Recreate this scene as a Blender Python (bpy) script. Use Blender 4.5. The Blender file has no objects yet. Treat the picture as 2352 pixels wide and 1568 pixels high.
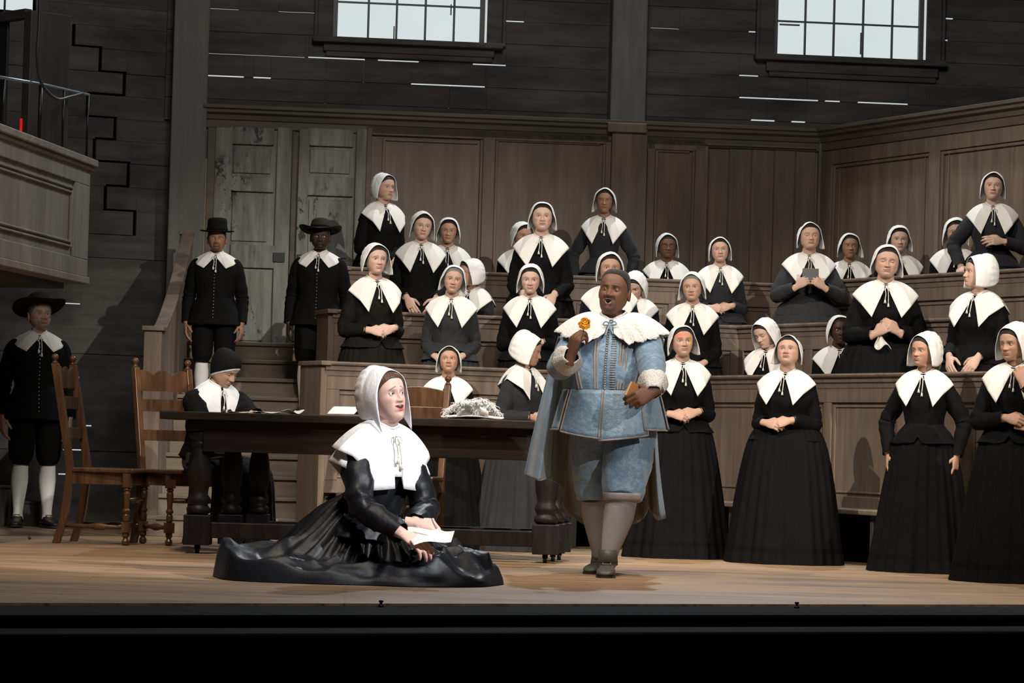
import bpy, math, random
import numpy as np
from mathutils import Vector, Matrix, Euler

R = math.radians
random.seed(7)
rng = np.random.default_rng(11)
SC = bpy.context.scene
COL = SC.collection

# ------------------------------------------------------------------ camera
FPX = 7000.0                      # focal length in pixels of the 2352 wide frame
CAMH = 0.75
ROLL = 0.028
PITCH = math.atan(234 / FPX)
cam_data = bpy.data.cameras.new('camera')
cam_data.sensor_width = 36.0
cam_data.lens = FPX / 2352 * 36.0
cam_data.clip_start = 0.5
cam_data.clip_end = 200
cam = bpy.data.objects.new('camera', cam_data)
COL.objects.link(cam)
CROT = (Matrix.Rotation(math.pi / 2 + PITCH, 3, 'X') @ Matrix.Rotation(ROLL, 3, 'Z'))
cam.matrix_world = Matrix.Translation((0, 0, CAMH)) @ CROT.to_4x4()
SC.camera = cam

# ------------------------------------------------------------------ world, exposure
w = bpy.data.worlds.new('world'); SC.world = w; w.use_nodes = True
w.node_tree.nodes['Background'].inputs[0].default_value = (0.55, 0.62, 0.7, 1)
w.node_tree.nodes['Background'].inputs[1].default_value = 0.012
SC.view_settings.view_transform = 'Standard'
SC.view_settings.look = 'None'
SC.view_settings.exposure = 0.0
SC.view_settings.gamma = 1.0
SC.view_settings.use_curve_mapping = False

# ------------------------------------------------------------------ stage lamps
def spot(name, loc, target, power, angle, blend, radius, color):
    d = bpy.data.lights.new(name, 'SPOT')
    d.energy = power; d.spot_size = R(angle); d.spot_blend = blend
    d.shadow_soft_size = radius; d.color = color
    o = bpy.data.objects.new(name, d); COL.objects.link(o)
    o.location = loc
    o.rotation_euler = (Vector(target) - Vector(loc)).to_track_quat('-Z', 'Y').to_euler()
    o['kind'] = 'structure'
    return o
def area(name, loc, target, power, size, color):
    d = bpy.data.lights.new(name, 'AREA')
    d.energy = power; d.size = size; d.color = color
    o = bpy.data.objects.new(name, d); COL.objects.link(o)
    o.location = loc
    o.rotation_euler = (Vector(target) - Vector(loc)).to_track_quat('-Z', 'Y').to_euler()
    return o
# two crossed front-of-house spots over the chorus
spot('stage_spot', (8.5, 5.0, 9.5), (-0.15, 23.5, 0.8), 11000, 17.5, 0.6, 0.10, (1.0, 0.94, 0.84))
spot('stage_spot', (-5.5, 13.0, 10.5), (2.3, 21.7, 1.2), 6000, 31, 0.5, 0.08, (1.0, 0.93, 0.83))
spot('stage_spot', (-0.6, 9.0, 9.0), (-1.75, 22.6, 0.7), 2200, 12, 0.7, 0.10, (1.0, 0.92, 0.82))  # added fill, brightens the steps and left pews
# follow spots on the two singers in front
spot('follow_spot', (8.0, 8.5, 6.5), (-0.75, 16.0, 0.62), 8500, 7.0, 0.35, 0.06, (0.94, 0.96, 1.0))
spot('follow_spot', (8.0, 6.0, 7.0), (0.74, 17.75, 1.30), 3700, 7.0, 0.30, 0.06, (1.0, 0.95, 0.88))
spot('follow_spot', (5.0, 4.0, 7.5), (-1.95, 20.2, 1.15), 6500, 3.2, 0.6, 0.08, (1.0, 0.96, 0.9))  # extra spot added to brighten the seated scribe
spot('floor_fill_light', (-2.5, 14.0, 13.0), (-1.6, 18.6, 0.0), 3600, 32, 0.8, 0.4, (1.0, 0.82, 0.62))  # this pair is added to warm and brighten the floor
spot('floor_fill_light', (4.0, 14.0, 13.0), (2.6, 18.0, 0.0), 3600, 32, 0.8, 0.4, (1.0, 0.82, 0.62))
# grazing light from above and behind, catching the rail tops
spot('back_light', (1.5, 25.6, 8.5), (0.8, 21.5, 1.0), 1500, 80, 0.6, 0.15, (0.86, 0.93, 1.0))
area('wall_fill_light', (0.0, 12.0, 8.0), (0.0, 26.0, 4.6), 480, 3.0, (1.0, 0.96, 0.90))  # added fill that lifts the dim upper plank wall

# ------------------------------------------------------------------ pixel <-> world
def ray(px, py):
    return CROT @ Vector(((px - 1176) / FPX, (784 - py) / FPX, -1.0))
CAMP = Vector((0, 0, CAMH))
def P(px, py, Y):
    d = ray(px, py)
    return CAMP + d * (Y / d.y)
def PG(px, py, z=0.0):
    d = ray(px, py)
    return CAMP + d * ((z - CAMH) / d.z)
def Y_of_height(px, py, z):
    return PG(px, py, z).y

# ------------------------------------------------------------------ materials
MATS = {}
def newmat(name):
    m = bpy.data.materials.new(name); m.use_nodes = True
    nt = m.node_tree; b = nt.nodes['Principled BSDF']
    MATS[name] = m
    return m, nt, b
def mixcol(nt, fac, a, b):
    n = nt.nodes.new('ShaderNodeMix'); n.data_type = 'RGBA'
    for s, val in ((6, a), (7, b)):
        if isinstance(val, tuple): n.inputs[s].default_value = (*val[:3], 1)
        else: nt.links.new(val, n.inputs[s])
    if isinstance(fac, (float, int)): n.inputs[0].default_value = fac
    else: nt.links.new(fac, n.inputs[0])
    return n.outputs[2]
def noise(nt, vec, scale, detail=4, rough=0.55):
    n = nt.nodes.new('ShaderNodeTexNoise'); n.inputs['Scale'].default_value = scale
    n.inputs['Detail'].default_value = detail; n.inputs['Roughness'].default_value = rough
    nt.links.new(vec, n.inputs['Vector'])
    return n.outputs['Fac']
def ramp(nt, fac, a, b):
    n = nt.nodes.new('ShaderNodeMapRange'); n.inputs[1].default_value = a; n.inputs[2].default_value = b
    nt.links.new(fac, n.inputs[0]); return n.outputs[0]
def coords(nt, scale=(1, 1, 1), rot=(0, 0, 0)):
    t = nt.nodes.new('ShaderNodeTexCoord'); m = nt.nodes.new('ShaderNodeMapping')
    m.inputs['Scale'].default_value = scale; m.inputs['Rotation'].default_value = rot
    nt.links.new(t.outputs['Object'], m.inputs['Vector'])
    return m.outputs[0]
def bump(nt, b, h, strength, dist=0.01):
    n = nt.nodes.new('ShaderNodeBump'); n.inputs['Strength'].default_value = strength
    n.inputs['Distance'].default_value = dist
    nt.links.new(h, n.inputs['Height']); nt.links.new(n.outputs[0], b.inputs['Normal'])

def wood(name, c1, c2, c3, grain=(1, 1, 0.06), sc=14, rough=0.6, patch=1.2, patch_amt=0.6, bmp=0.25, peel=None):
    m, nt, b = newmat(name)
    v = coords(nt, grain)
    g = noise(nt, v, sc, 6, 0.65)
    v2 = coords(nt, (1, 1, 0.22) if grain[2] < 1 else (0.25, 1, 1))
    pn = noise(nt, v2, patch * 2.2, 5, 0.7)
    c = mixcol(nt, ramp(nt, g, 0.32, 0.68), c1, c2)
    k = nt.nodes.new('ShaderNodeMath'); k.operation = 'MULTIPLY'
    nt.links.new(ramp(nt, pn, 0.45, 0.68), k.inputs[0]); k.inputs[1].default_value = patch_amt
    c = mixcol(nt, k.outputs[0], c, c3)
    if peel:   # flaked-off paint: ragged dark spots clustered in places
        vp = coords(nt, (1, 1, .55)); n1 = noise(nt, vp, 11, 7, .75); n2 = noise(nt, coords(nt), 1.7, 2, .5)
        mm = nt.nodes.new('ShaderNodeMath'); mm.operation = 'MULTIPLY'
        nt.links.new(ramp(nt, n1, .54, .57), mm.inputs[0]); nt.links.new(ramp(nt, n2, .50, .60), mm.inputs[1])
        c = mixcol(nt, mm.outputs[0], c, peel)
    nt.links.new(c, b.inputs['Base Color'])
    b.inputs['Roughness'].default_value = rough
    b.inputs['Specular IOR Level'].default_value = 0.35 if c1[0] > .012 else 0.18
    bump(nt, b, g, bmp, 0.006)
    return m
def cloth(name, c, rough=0.85, sheen=0.1, sc=300, bs=0.15, var=0.15, fold=6, fold2=None):
    m, nt, b = newmat(name)
    v = coords(nt)
    n = noise(nt, v, fold, 4)
    c2 = tuple(x * (1 - var) for x in c)
    nt.links.new(mixcol(nt, ramp(nt, n, .3, .7), c, c2), b.inputs['Base Color'])
    b.inputs['Roughness'].default_value = rough
    b.inputs['Sheen Weight'].default_value = sheen
    b.inputs['Specular IOR Level'].default_value = 0.3 if c[0] > .05 else 0.12
    if fold2 is None: bump(nt, b, noise(nt, v, sc, 2), bs, 0.002)
    else:
        vv = coords(nt, (1, 1, .45)); bump(nt, b, noise(nt, vv, fold2[0], 4, .55), fold2[1], 0.02)
    return m
def plain(name, c, rough=0.5, metal=0.0, spec=0.5):
    m, nt, b = newmat(name)
    v = coords(nt)
    n = noise(nt, v, 25, 3)
    nt.links.new(mixcol(nt, n, c, tuple(x * 0.85 for x in c)), b.inputs['Base Color'])
    b.inputs['Roughness'].default_value = rough; b.inputs['Metallic'].default_value = metal
    b.inputs['Specular IOR Level'].default_value = spec
    return m

wood('pew_wood', (0.12, 0.082, 0.056), (0.20, 0.145, 0.108), (0.085, 0.072, 0.060), patch=2.0, patch_amt=.7)
wood('wainscot_wood', (0.095, 0.063, 0.042), (0.17, 0.125, 0.09), (0.075, 0.070, 0.060), patch=1.6, patch_amt=.8)
wood('trim_wood', (0.070, 0.054, 0.040), (0.115, 0.090, 0.068), (0.05, 0.045, 0.04), grain=(0.06, 0.06, 1))
wood('post_wood', (0.105, 0.100, 0.090), (0.15, 0.145, 0.132), (0.07, 0.068, 0.064), grain=(1, 1, 0.05))
wood('plank_wall', (0.055, 0.051, 0.046), (0.105, 0.098, 0.090), (0.026, 0.024, 0.023), grain=(0.08, 0.08, 1), sc=10, patch=1.3, patch_amt=.85, rough=.8)
wood('pulpit_wood', (0.17, 0.145, 0.118), (0.245, 0.225, 0.195), (0.10, 0.09, 0.078), grain=(1, 1, .1), patch=1.0)
wood('door_wood', (0.12, 0.118, 0.105), (0.24, 0.235, 0.21), (0.045, 0.040, 0.034), grain=(1, 1, 0.10), sc=18, patch=1.9, patch_amt=.7, bmp=.4, peel=(.018, .014, .010))
wood('table_wood', (0.010, 0.006, 0.0045), (0.026, 0.017, 0.012), (0.010, 0.008, 0.007), grain=(0.06, 1, 1), sc=24, rough=.55, bmp=.5)
wood('table_leg_wood', (0.009, 0.007, 0.007), (0.022, 0.018, 0.018), (0.010, 0.009, 0.008), grain=(1, 1, 0.1), sc=24, rough=.45, bmp=.5)
wood('chair_wood', (0.060, 0.027, 0.013), (0.17, 0.085, 0.042), (0.028, 0.013, 0.008), grain=(1, 1, 0.1), sc=20, rough=.32, bmp=.1)
wood('step_wood', (0.15, 0.115, 0.078), (0.22, 0.175, 0.125), (0.10, 0.085, 0.065), grain=(0.07, 1, 1), patch_amt=.7)
wood('crate_wood', (0.035, 0.032, 0.03), (0.055, 0.05, 0.045), (0.025, 0.022, 0.02), grain=(1, 1, .1))
plain('black_board', (0.012, 0.012, 0.013), 0.55)
plain('dark_grey_board', (0.016, 0.016, 0.017), 0.85, 0, 0.06)
plain('iron', (0.03, 0.03, 0.03), 0.4, 0.8)
plain('bright_steel', (0.30, 0.38, 0.42), 0.35, 0.9)
plain('cable_rubber', (0.02, 0.02, 0.02), 0.45)
plain('brass', (0.55, 0.38, 0.14), 0.3, 1.0)
plain('pewter', (0.45, 0.43, 0.40), 0.35, 0.9)
plain('paper', (0.80, 0.79, 0.76), 0.7)
plain('leather_black', (0.018, 0.017, 0.017), 0.35)
plain('leather_grey', (0.085, 0.088, 0.082), 0.5)
plain('leather_tan', (0.42, 0.17, 0.05), 0.5)
plain('page_edge', (0.72, 0.62, 0.42), 0.7)
plain('gilt', (0.75, 0.45, 0.10), 0.4, 0.6)
plain('crayon', (0.72, 0.52, 0.48), 0.6)
plain('window_paint', (0.10, 0.11, 0.115), 0.5)
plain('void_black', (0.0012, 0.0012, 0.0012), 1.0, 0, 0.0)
cloth('linen', (0.74, 0.715, 0.66), var=.08, sc=500, bs=.1, fold2=(12, .15))
cloth('linen_cap', (0.74, 0.73, 0.70), var=.10, sc=500, bs=.12, fold2=(30, .35))
cloth('linen_bright', (0.80, 0.80, 0.83), var=.05, sc=500, bs=.1, fold2=(30, .25))
cloth('cord', (0.75, 0.72, 0.64), sc=900)
cloth('wool_black', (0.0045, 0.0043, 0.0045), sheen=0.0, var=.3, fold2=(16, .6))
cloth('wool_brown_black', (0.009, 0.0075, 0.0062), sheen=.0, var=.3, fold2=(16, .6))
cloth('wool_charcoal', (0.022, 0.022, 0.025), sheen=.05, var=.25, fold2=(16, .6))
cloth('wool_grey', (0.030, 0.030, 0.033), sheen=.05, var=.25, fold2=(16, .6))
cloth('wool_navy', (0.009, 0.013, 0.026), sheen=.05, var=.25, fold2=(16, .6))
cloth('ribbon_black', (0.002, 0.002, 0.002), rough=.8, sheen=0)
cloth('felt_black', (0.006, 0.006, 0.006), sheen=0)
cloth('felt_olive', (0.026, 0.023, 0.015), sheen=.02)
cloth('stocking_white', (0.72, 0.71, 0.68), sc=600)
cloth('stocking_grey', (0.36, 0.345, 0.36), sc=600, rough=.7)
cloth('cape_blue', (0.20, 0.27, 0.36), rough=.38, sheen=.4, bs=.1, var=.25)
cloth('cape_lining', (0.17, 0.165, 0.125), rough=.45, sheen=.2, var=.2)
cloth('braid', (0.30, 0.27, 0.26), rough=.5, sc=250, bs=.8)
cloth('feather', (0.85, 0.85, 0.84), rough=.9, sheen=.3)
cloth('petal', (0.98, 0.44, 0.03), rough=.7, var=.25, fold=60)
cloth('leaf', (0.10, 0.14, 0.06), rough=.7)
cloth('hair_brown', (0.085, 0.038, 0.020), rough=.45, sc=120, bs=.5)
cloth('hair_dark', (0.018, 0.013, 0.011), rough=.45, sc=120, bs=.5)
cloth('hair_grey', (0.14, 0.13, 0.12), rough=.6, sc=160, bs=.5)
cloth('hair_close', (0.022, 0.021, 0.021), rough=.8, sc=400, bs=.6, fold=200, var=.6)
# taffeta: shiny black silk
m, nt, b = newmat('taffeta'); v = coords(nt)
b.inputs['Base Color'].default_value = (0.005, 0.0055, 0.008, 1); b.inputs['Roughness'].default_value = .46
b.inputs['Specular IOR Level'].default_value = .3; b.inputs['Sheen Weight'].default_value = .03
b.inputs['Sheen Tint'].default_value = (0.5, 0.55, 0.8, 1)
vt = coords(nt, (1, 1, .6)); bump(nt, b, noise(nt, vt, 13, 3, .5), .30, 0.016)
# brocade
def brocade(name, c, c2):
    m, nt, b = newmat(name); v = coords(nt)
    n1 = noise(nt, v, 34, 2, .5); n2 = noise(nt, v, 150, 2, .5)
    r1 = ramp(nt, n1, .50, .56)
    nt.links.new(mixcol(nt, r1, c, c2), b.inputs['Base Color'])
    b.inputs['Roughness'].default_value = .45; b.inputs['Sheen Weight'].default_value = .3
    a = nt.nodes.new('ShaderNodeMath'); a.operation = 'MULTIPLY_ADD'
    nt.links.new(n2, a.inputs[0]); a.inputs[1].default_value = .3; nt.links.new(n1, a.inputs[2])
    bump(nt, b, a.outputs[0], .5, 0.010)
brocade('brocade_blue', (0.135, 0.225, 0.33), (0.17, 0.27, 0.38))
# lace: white with small pierced holes
m, nt, b = newmat('lace'); v = coords(nt)
b.inputs['Roughness'].default_value = .8
vo = nt.nodes.new('ShaderNodeTexVoronoi'); vo.inputs['Scale'].default_value = 95; nt.links.new(v, vo.inputs['Vector']); vo.feature = 'F1'
nt.links.new(mixcol(nt, ramp(nt, vo.outputs['Distance'], .30, .55), (0.72, 0.69, 0.64), (0.56, 0.56, 0.55)), b.inputs['Base Color'])
bump(nt, b, vo.outputs['Distance'], .5, 0.006)
# skin, coloured per vertex (lips, brows, iris are real colour patches)
m, nt, b = newmat('skin')
at = nt.nodes.new('ShaderNodeAttribute'); at.attribute_name = 'tone'
v = coords(nt); n = noise(nt, v, 40, 3)
mx = nt.nodes.new('ShaderNodeMix'); mx.data_type = 'RGBA'; mx.blend_type = 'MULTIPLY'; mx.inputs[0].default_value = 1
nt.links.new(at.outputs['Color'], mx.inputs[6]); nt.links.new(mixcol(nt, n, (1, 1, 1), (.90, .84, .82)), mx.inputs[7])
nt.links.new(mx.outputs[2], b.inputs['Base Color'])
b.inputs['Roughness'].default_value = .55; b.inputs['Specular IOR Level'].default_value = .3
b.inputs['Subsurface Weight'].default_value = .08; b.inputs['Subsurface Scale'].default_value = .01
bump(nt, b, noise(nt, v, 350, 2), .06, .002)
def emit(name, c, s):
    m = bpy.data.materials.new(name); m.use_nodes = True; nt = m.node_tree
    nt.nodes.clear(); e = nt.nodes.new('ShaderNodeEmission'); o = nt.nodes.new('ShaderNodeOutputMaterial')
    v = coords(nt); n = noise(nt, v, 1.6, 4)
    nt.links.new(mixcol(nt, n, c, tuple(x * .9 for x in c)), e.inputs[0])
    e.inputs[1].default_value = s; nt.links.new(e.outputs[0], o.inputs[0]); MATS[name] = m
emit('lit_pane', (0.70, 0.77, 0.78), 1.0)
emit('backdrop_sky', (0.75, 0.80, 0.80), 0.8)
emit('red_light', (1.0, 0.02, 0.02), 0.6)
# floor: long boards, worn and semi-gloss
m, nt, b = newmat('stage_boards')
v = coords(nt, (1, 1, 1), (0, 0, R(-3)))
br = nt.nodes.new('ShaderNodeTexBrick'); nt.links.new(v, br.inputs['Vector'])
br.inputs['Scale'].default_value = 1; br.inputs['Brick Width'].default_value = 2.6; br.inputs['Row Height'].default_value = .13
br.inputs['Mortar Size'].default_value = .004; br.inputs['Color1'].default_value = (.30, .175, .095, 1)
br.inputs['Color2'].default_value = (.17, .105, .065, 1); br.inputs['Mortar'].default_value = (.02, .015, .012, 1)
v2 = coords(nt, (.25, 5, 1), (0, 0, R(-3))); g = noise(nt, v2, 5, 6, .7)
v3 = coords(nt, (.35, 1.4, 1)); pz = noise(nt, v3, 1.3, 4, .6)
c = mixcol(nt, ramp(nt, g, .35, .7), br.outputs['Color'], (.52, .35, .20))
c = mixcol(nt, ramp(nt, pz, .5, .72), c, (.13, .10, .08))
nt.links.new(c, b.inputs['Base Color'])
rr = nt.nodes.new('ShaderNodeMapRange'); rr.inputs[3].default_value = .30; rr.inputs[4].default_value = .55
nt.links.new(g, rr.inputs[0]); nt.links.new(rr.outputs[0], b.inputs['Roughness'])
bump(nt, b, g, .25, .006)

# ------------------------------------------------------------------ mesh builder
class MB:
    def __init__(s):
        s.v = []; s.f = []; s.m = []; s.c = []; s.n = 0
    def add(s, V, F, mat=0, col=(1, 1, 1)):
        V = np.asarray(V, float).reshape(-1, 3)
        s.v.append(V)
        c = np.asarray(col, float)
        if c.ndim == 1: c = np.tile(c[:3], (len(V), 1))
        s.c.append(c)
        k = s.n
        s.f += [tuple(i + k for i in f) for f in F]
        if isinstance(mat, int): s.m += [mat] * len(F)
        else: s.m += list(mat)
        s.n += len(V)
        return s
    def grid(s, G, cu=False, cap0=False, cap1=False, mat=0, col=(1, 1, 1), flip=False):
        """G[v][u] points; cu closes along u"""
        G = np.asarray(G, float); nv, nu = G.shape[:2]
        F = []
        for i in range(nv - 1):
            for j in range(nu if cu else nu - 1):
                a = i * nu + j; b_ = i * nu + (j + 1) % nu
                q = (a, b_, b_ + nu, a + nu)
                F.append(q[::-1] if flip else q)
        V = G.reshape(-1, 3)
        c = np.asarray(col, float)
        if c.ndim == 3: c = c.reshape(-1, 3)
        if c.ndim == 1: c = np.tile(c[:3], (len(V), 1))
        if cap0:
            V = np.vstack([V, G[0].mean(0)]); c = np.vstack([c, c[0]]); k = len(V) - 1
            for j in range(nu):
                q = (k, (j + 1) % nu, j); F.append(q[::-1] if flip else q)
        if cap1:
            o = (nv - 1) * nu
            V = np.vstack([V, G[-1].mean(0)]); c = np.vstack([c, c[o]]); k = len(V) - 1
            for j in range(nu):
                q = (k, o + j, o + (j + 1) % nu); F.append(q[::-1] if flip else q)
        return s.add(V, F, mat, c)
    def box(s, O, U, N, u0, u1, n0, n1, z0, z1, mat=0, col=(1, 1, 1)):
        """box in a frame: O origin, U along, N normal (horizontal), z world"""
        V = []
        for z in (z0, z1):
            for u, n in ((u0, n0), (u1, n0), (u1, n1), (u0, n1)):
                p = O + U * u + N * n
                V.append((p.x, p.y, z))
        F = [(0, 1, 2, 3), (4, 7, 6, 5), (0, 4, 5, 1), (1, 5, 6, 2), (2, 6, 7, 3), (3, 7, 4, 0)]
        return s.add(V, F, mat, col)
    def bx(s, x0, x1, y0, y1, z0, z1, mat=0, col=(1, 1, 1)):
        return s.box(Vector((0, 0, 0)), Vector((1, 0, 0)), Vector((0, 1, 0)), x0, x1, y0, y1, z0, z1, mat, col)
    def tube(s, pts, rad, n=12, mat=0, col=(1, 1, 1), caps=True, flat=1.0, up=(0, 0, 1)):
        s.grid(tube_grid(pts, rad, n, flat, up), True, caps, caps, mat, col)
        return s
    def lathe(s, prof, O=(0, 0, 0), n=20, mat=0, col=(1, 1, 1), M=None):
        a = np.linspace(0, 2 * np.pi, n, endpoint=False)
        G = np.array([[(r * math.cos(t), r * math.sin(t), z) for t in a] for r, z in prof])
        if M is not None: G = xf(G, M)
        G = G + np.array(O)
        return s.grid(G, True, True, True, mat, col)
    def sphere(s, c, r, nu=16, nv=10, mat=0, col=(1, 1, 1), sc=(1, 1, 1), M=None):
        th = np.linspace(0.02, np.pi - 0.02, nv); a = np.linspace(0, 2 * np.pi, nu, endpoint=False)
        G = np.array([[(r * sc[0] * math.sin(t) * math.cos(p), r * sc[1] * math.sin(t) * math.sin(p), r * sc[2] * math.cos(t)) for p in a] for t in th])
        if M is not None: G = xf(G, M)
        return s.grid(G + np.array(c), True, True, True, mat, col)
    def xform(s, M):
        s.v = [xf(V, M) for V in s.v]; return s
    def build(s, name, mats, parent=None, smooth=True, bevel=0, solid=0, M=None, loc=None, subsurf=0):
        V = np.vstack(s.v)
        if M is not None: V = xf(V, M)
        if loc is not None: V = V - np.array(loc)
        me = bpy.data.meshes.new(name)
        me.from_pydata(V.tolist(), [], s.f)
        mats = [mats] if isinstance(mats, str) else mats
        for k in mats: me.materials.append(MATS[k])
        if len(mats) > 1: me.polygons.foreach_set('material_index', s.m)
        if smooth: me.polygons.foreach_set('use_smooth', [True] * len(me.polygons))
        C = np.vstack(s.c)
        if mats[0] == 'skin':
            at = me.color_attributes.new('tone', 'FLOAT_COLOR', 'POINT')
            at.data.foreach_set('color', np.hstack([C, np.ones((len(C), 1))]).ravel())
        me.update()
        o = bpy.data.objects.new(name, me); COL.objects.link(o)
        if loc is not None: o.location = loc
        if parent is not None: o.parent = parent
        if subsurf:
            md = o.modifiers.new('subsurf', 'SUBSURF'); md.levels = subsurf; md.render_levels = subsurf
        if solid:
            md = o.modifiers.new('solid', 'SOLIDIFY'); md.thickness = solid; md.offset = 0
        if bevel:
            md = o.modifiers.new('bevel', 'BEVEL'); md.width = bevel; md.segments = 2; md.limit_method = 'ANGLE'
            md.angle_limit = R(40)
        return o

def xf(V, M):
    V = np.asarray(V, float); M = np.array(M)
    return V @ M[:3, :3].T + M[:3, 3]
def catmull(pts, n):
    """n samples through control points (k x d)"""
    p = np.asarray(pts, float); k = len(p)
    t = np.linspace(0, k - 1, n); i = np.clip(t.astype(int), 0, k - 2); f = (t - i)[:, None]
    p0 = p[np.clip(i - 1, 0, k - 1)]; p1 = p[i]; p2 = p[i + 1]; p3 = p[np.clip(i + 2, 0, k - 1)]
    return .5 * ((2 * p1) + (-p0 + p2) * f + (2 * p0 - 5 * p1 + 4 * p2 - p3) * f ** 2 + (-p0 + 3 * p1 - 3 * p2 + p3) * f ** 3)
def tube_grid(pts, rad, n=12, flat=1.0, up=(0, 0, 1)):
    p = np.asarray(pts, float); k = len(p)
    rad = np.broadcast_to(np.asarray(rad, float), (k,)) if np.ndim(rad) < 2 else np.asarray(rad)
    T = np.gradient(p, axis=0); T /= np.linalg.norm(T, axis=1)[:, None] + 1e-9
    upv = np.array(up, float)
    if abs(T[0] @ upv) > .95: upv = np.array((1.0, .1, 0))
    A = np.cross(T[0], upv); A /= np.linalg.norm(A)
    a = np.linspace(0, 2 * np.pi, n, endpoint=False)
    G = []
    for i in range(k):
        A = A - T[i] * (A @ T[i]); A /= np.linalg.norm(A); B = np.cross(T[i], A)
        r1, r2 = (rad[i], rad[i] * flat) if np.ndim(rad[i]) == 0 else rad[i]
        G.append(p[i] + np.outer(np.cos(a), A) * r1 + np.outer(np.sin(a), B) * r2)
    return np.array(G)
def tag(o, label=None, cat=None, group=None, kind=None):
    if label: o['label'] = label
    if cat: o['category'] = cat
    if group: o['group'] = group
    if kind: o['kind'] = kind
    return o
def empty(name, loc=(0, 0, 0), rz=0, label=None, cat=None, group=None):
    o = bpy.data.objects.new(name, None); COL.objects.link(o)
    o.location = loc; o.rotation_euler = (0, 0, rz); o.empty_display_size = .1
    return tag(o, label, cat, group)
def copy_tree(o, parent=None):
    c = o.copy(); COL.objects.link(c)
    if parent is not None: c.parent = parent
    for ch in [q for q in bpy.data.objects if q.parent == o]: copy_tree(ch, c)
    return c
def wob(V, amp, fr, seed=0):
    """smooth pseudo noise displacement vector"""
    V = np.asarray(V, float); s = seed * 1.7
    d = np.zeros_like(V)
    for k, (f1, f2, f3) in enumerate(((1, .7, .4), (.6, -1.1, .8), (-.8, .5, 1.2))):
        d[..., k] = np.sin(fr * (V[..., 0] * f1 + V[..., 1] * f2 + V[..., 2] * f3) + s + k * 2.1) + .5 * np.sin(fr * 2.3 * (V[..., 0] * f2 - V[..., 1] * f3 + V[..., 2] * f1) + s * 1.3 + k)
    return d * amp
# ================================================================== the setting
class Plane:
    """vertical plane through two floor points; u runs left to right, n towards the camera"""
    def __init__(s, a, b):
        s.O = Vector((a[0], a[1], 0)); d = Vector((b[0] - a[0], b[1] - a[1], 0)); s.L = d.length
        s.U = d.normalized(); s.N = Vector((s.U.y, -s.U.x, 0))
        if s.N.y > 0: s.N = -s.N
    def uz(s, px, py, n=0.0):
        d = ray(px, py); O = s.O + s.N * n
        t = (O - CAMP).dot(s.N) / d.dot(s.N)
        p = CAMP + d * t
        return (p - O).dot(s.U), p.z
    def box(s, mb, u0, u1, z0, z1, n0, n1, mat=0):
        mb.box(s.O, s.U, s.N, u0, u1, n0, n1, z0, z1, mat)
    def px(s, mb, x0, x1, y0, y1, n0, n1, mat=0):
        """box whose front face covers the pixel rectangle"""
        xm, ym = (x0 + x1) / 2, (y0 + y1) / 2
        u0 = s.uz(x0, ym, n1)[0]; u1 = s.uz(x1, ym, n1)[0]
        z1 = s.uz(xm, y0, n1)[1]; z0 = s.uz(xm, y1, n1)[1]
        s.box(mb, u0, u1, z0, z1, n0, n1, mat)
    def pt(s, u, n, z):
        p = s.O + s.U * u + s.N * n
        return (p.x, p.y, z)
def struct(name, mb, mats, **k):
    return tag(mb.build(name, mats, **k), kind='structure')

Y_W0, Y_W1, Y_W2 = 25.7, 26.3, 23.7
a = P(465, 240, Y_W0); c = P(1890, 297, Y_W1); e = P(2352, 230, Y_W2)
BW = Plane(a, c)
RW = Plane(c, (c.x + (e.x - c.x) * 1.6, c.y + (e.y - c.y) * 1.6))
ZC = BW.uz(1200, 270)[1]            # height of the cornice top

# --- floor and stage edge
e0, e1 = PG(0, 1384), PG(2352, 1388)
d = (e1 - e0).normalized()
E0 = e0 - d * 4; E1 = e1 + d * 4
mb = MB(); mb.add([(E0.x, E0.y, 0), (E1.x, E1.y, 0), (E1.x, 34, 0), (E0.x, 34, 0), (E0.x, E0.y, -.05), (E1.x, E1.y, -.05)],
                  [(0, 1, 2, 3), (4, 5, 1, 0)])
struct('floor', mb, 'stage_boards', smooth=False)
SE = Plane(E0, E1)
mb = MB()
f0 = PG(1176, 1412, -.012)
wd = (Vector((f0.x, f0.y, 0)) - SE.O).dot(SE.N)
ed = [0.0, 2.45, 4.35, 5.85, 7.6, 9.0, SE.L]
for i in range(len(ed) - 1):
    u0, u1 = ed[i] + .006, ed[i + 1] - .006
    V = [SE.pt(u0, .005, z) for z in (-.03, -.012)] + [SE.pt(u1, .005, z) for z in (-.03, -.012)] + \
        [SE.pt(u0 + .55, wd, z) for z in (-.03, -.012)] + [SE.pt(u1 + .55, wd, z) for z in (-.03, -.012)]
    mb.add(V, [(1, 3, 7, 5), (4, 5, 7, 6), (0, 1, 5, 4), (2, 6, 7, 3)])
struct('trim_1', mb, 'dark_grey_board', smooth=False)
mb = MB(); SE.box(mb, -1, SE.L + 1, -3, -.031, 0, wd - .01)
struct('trim_2', mb, 'void_black', smooth=False)
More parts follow.
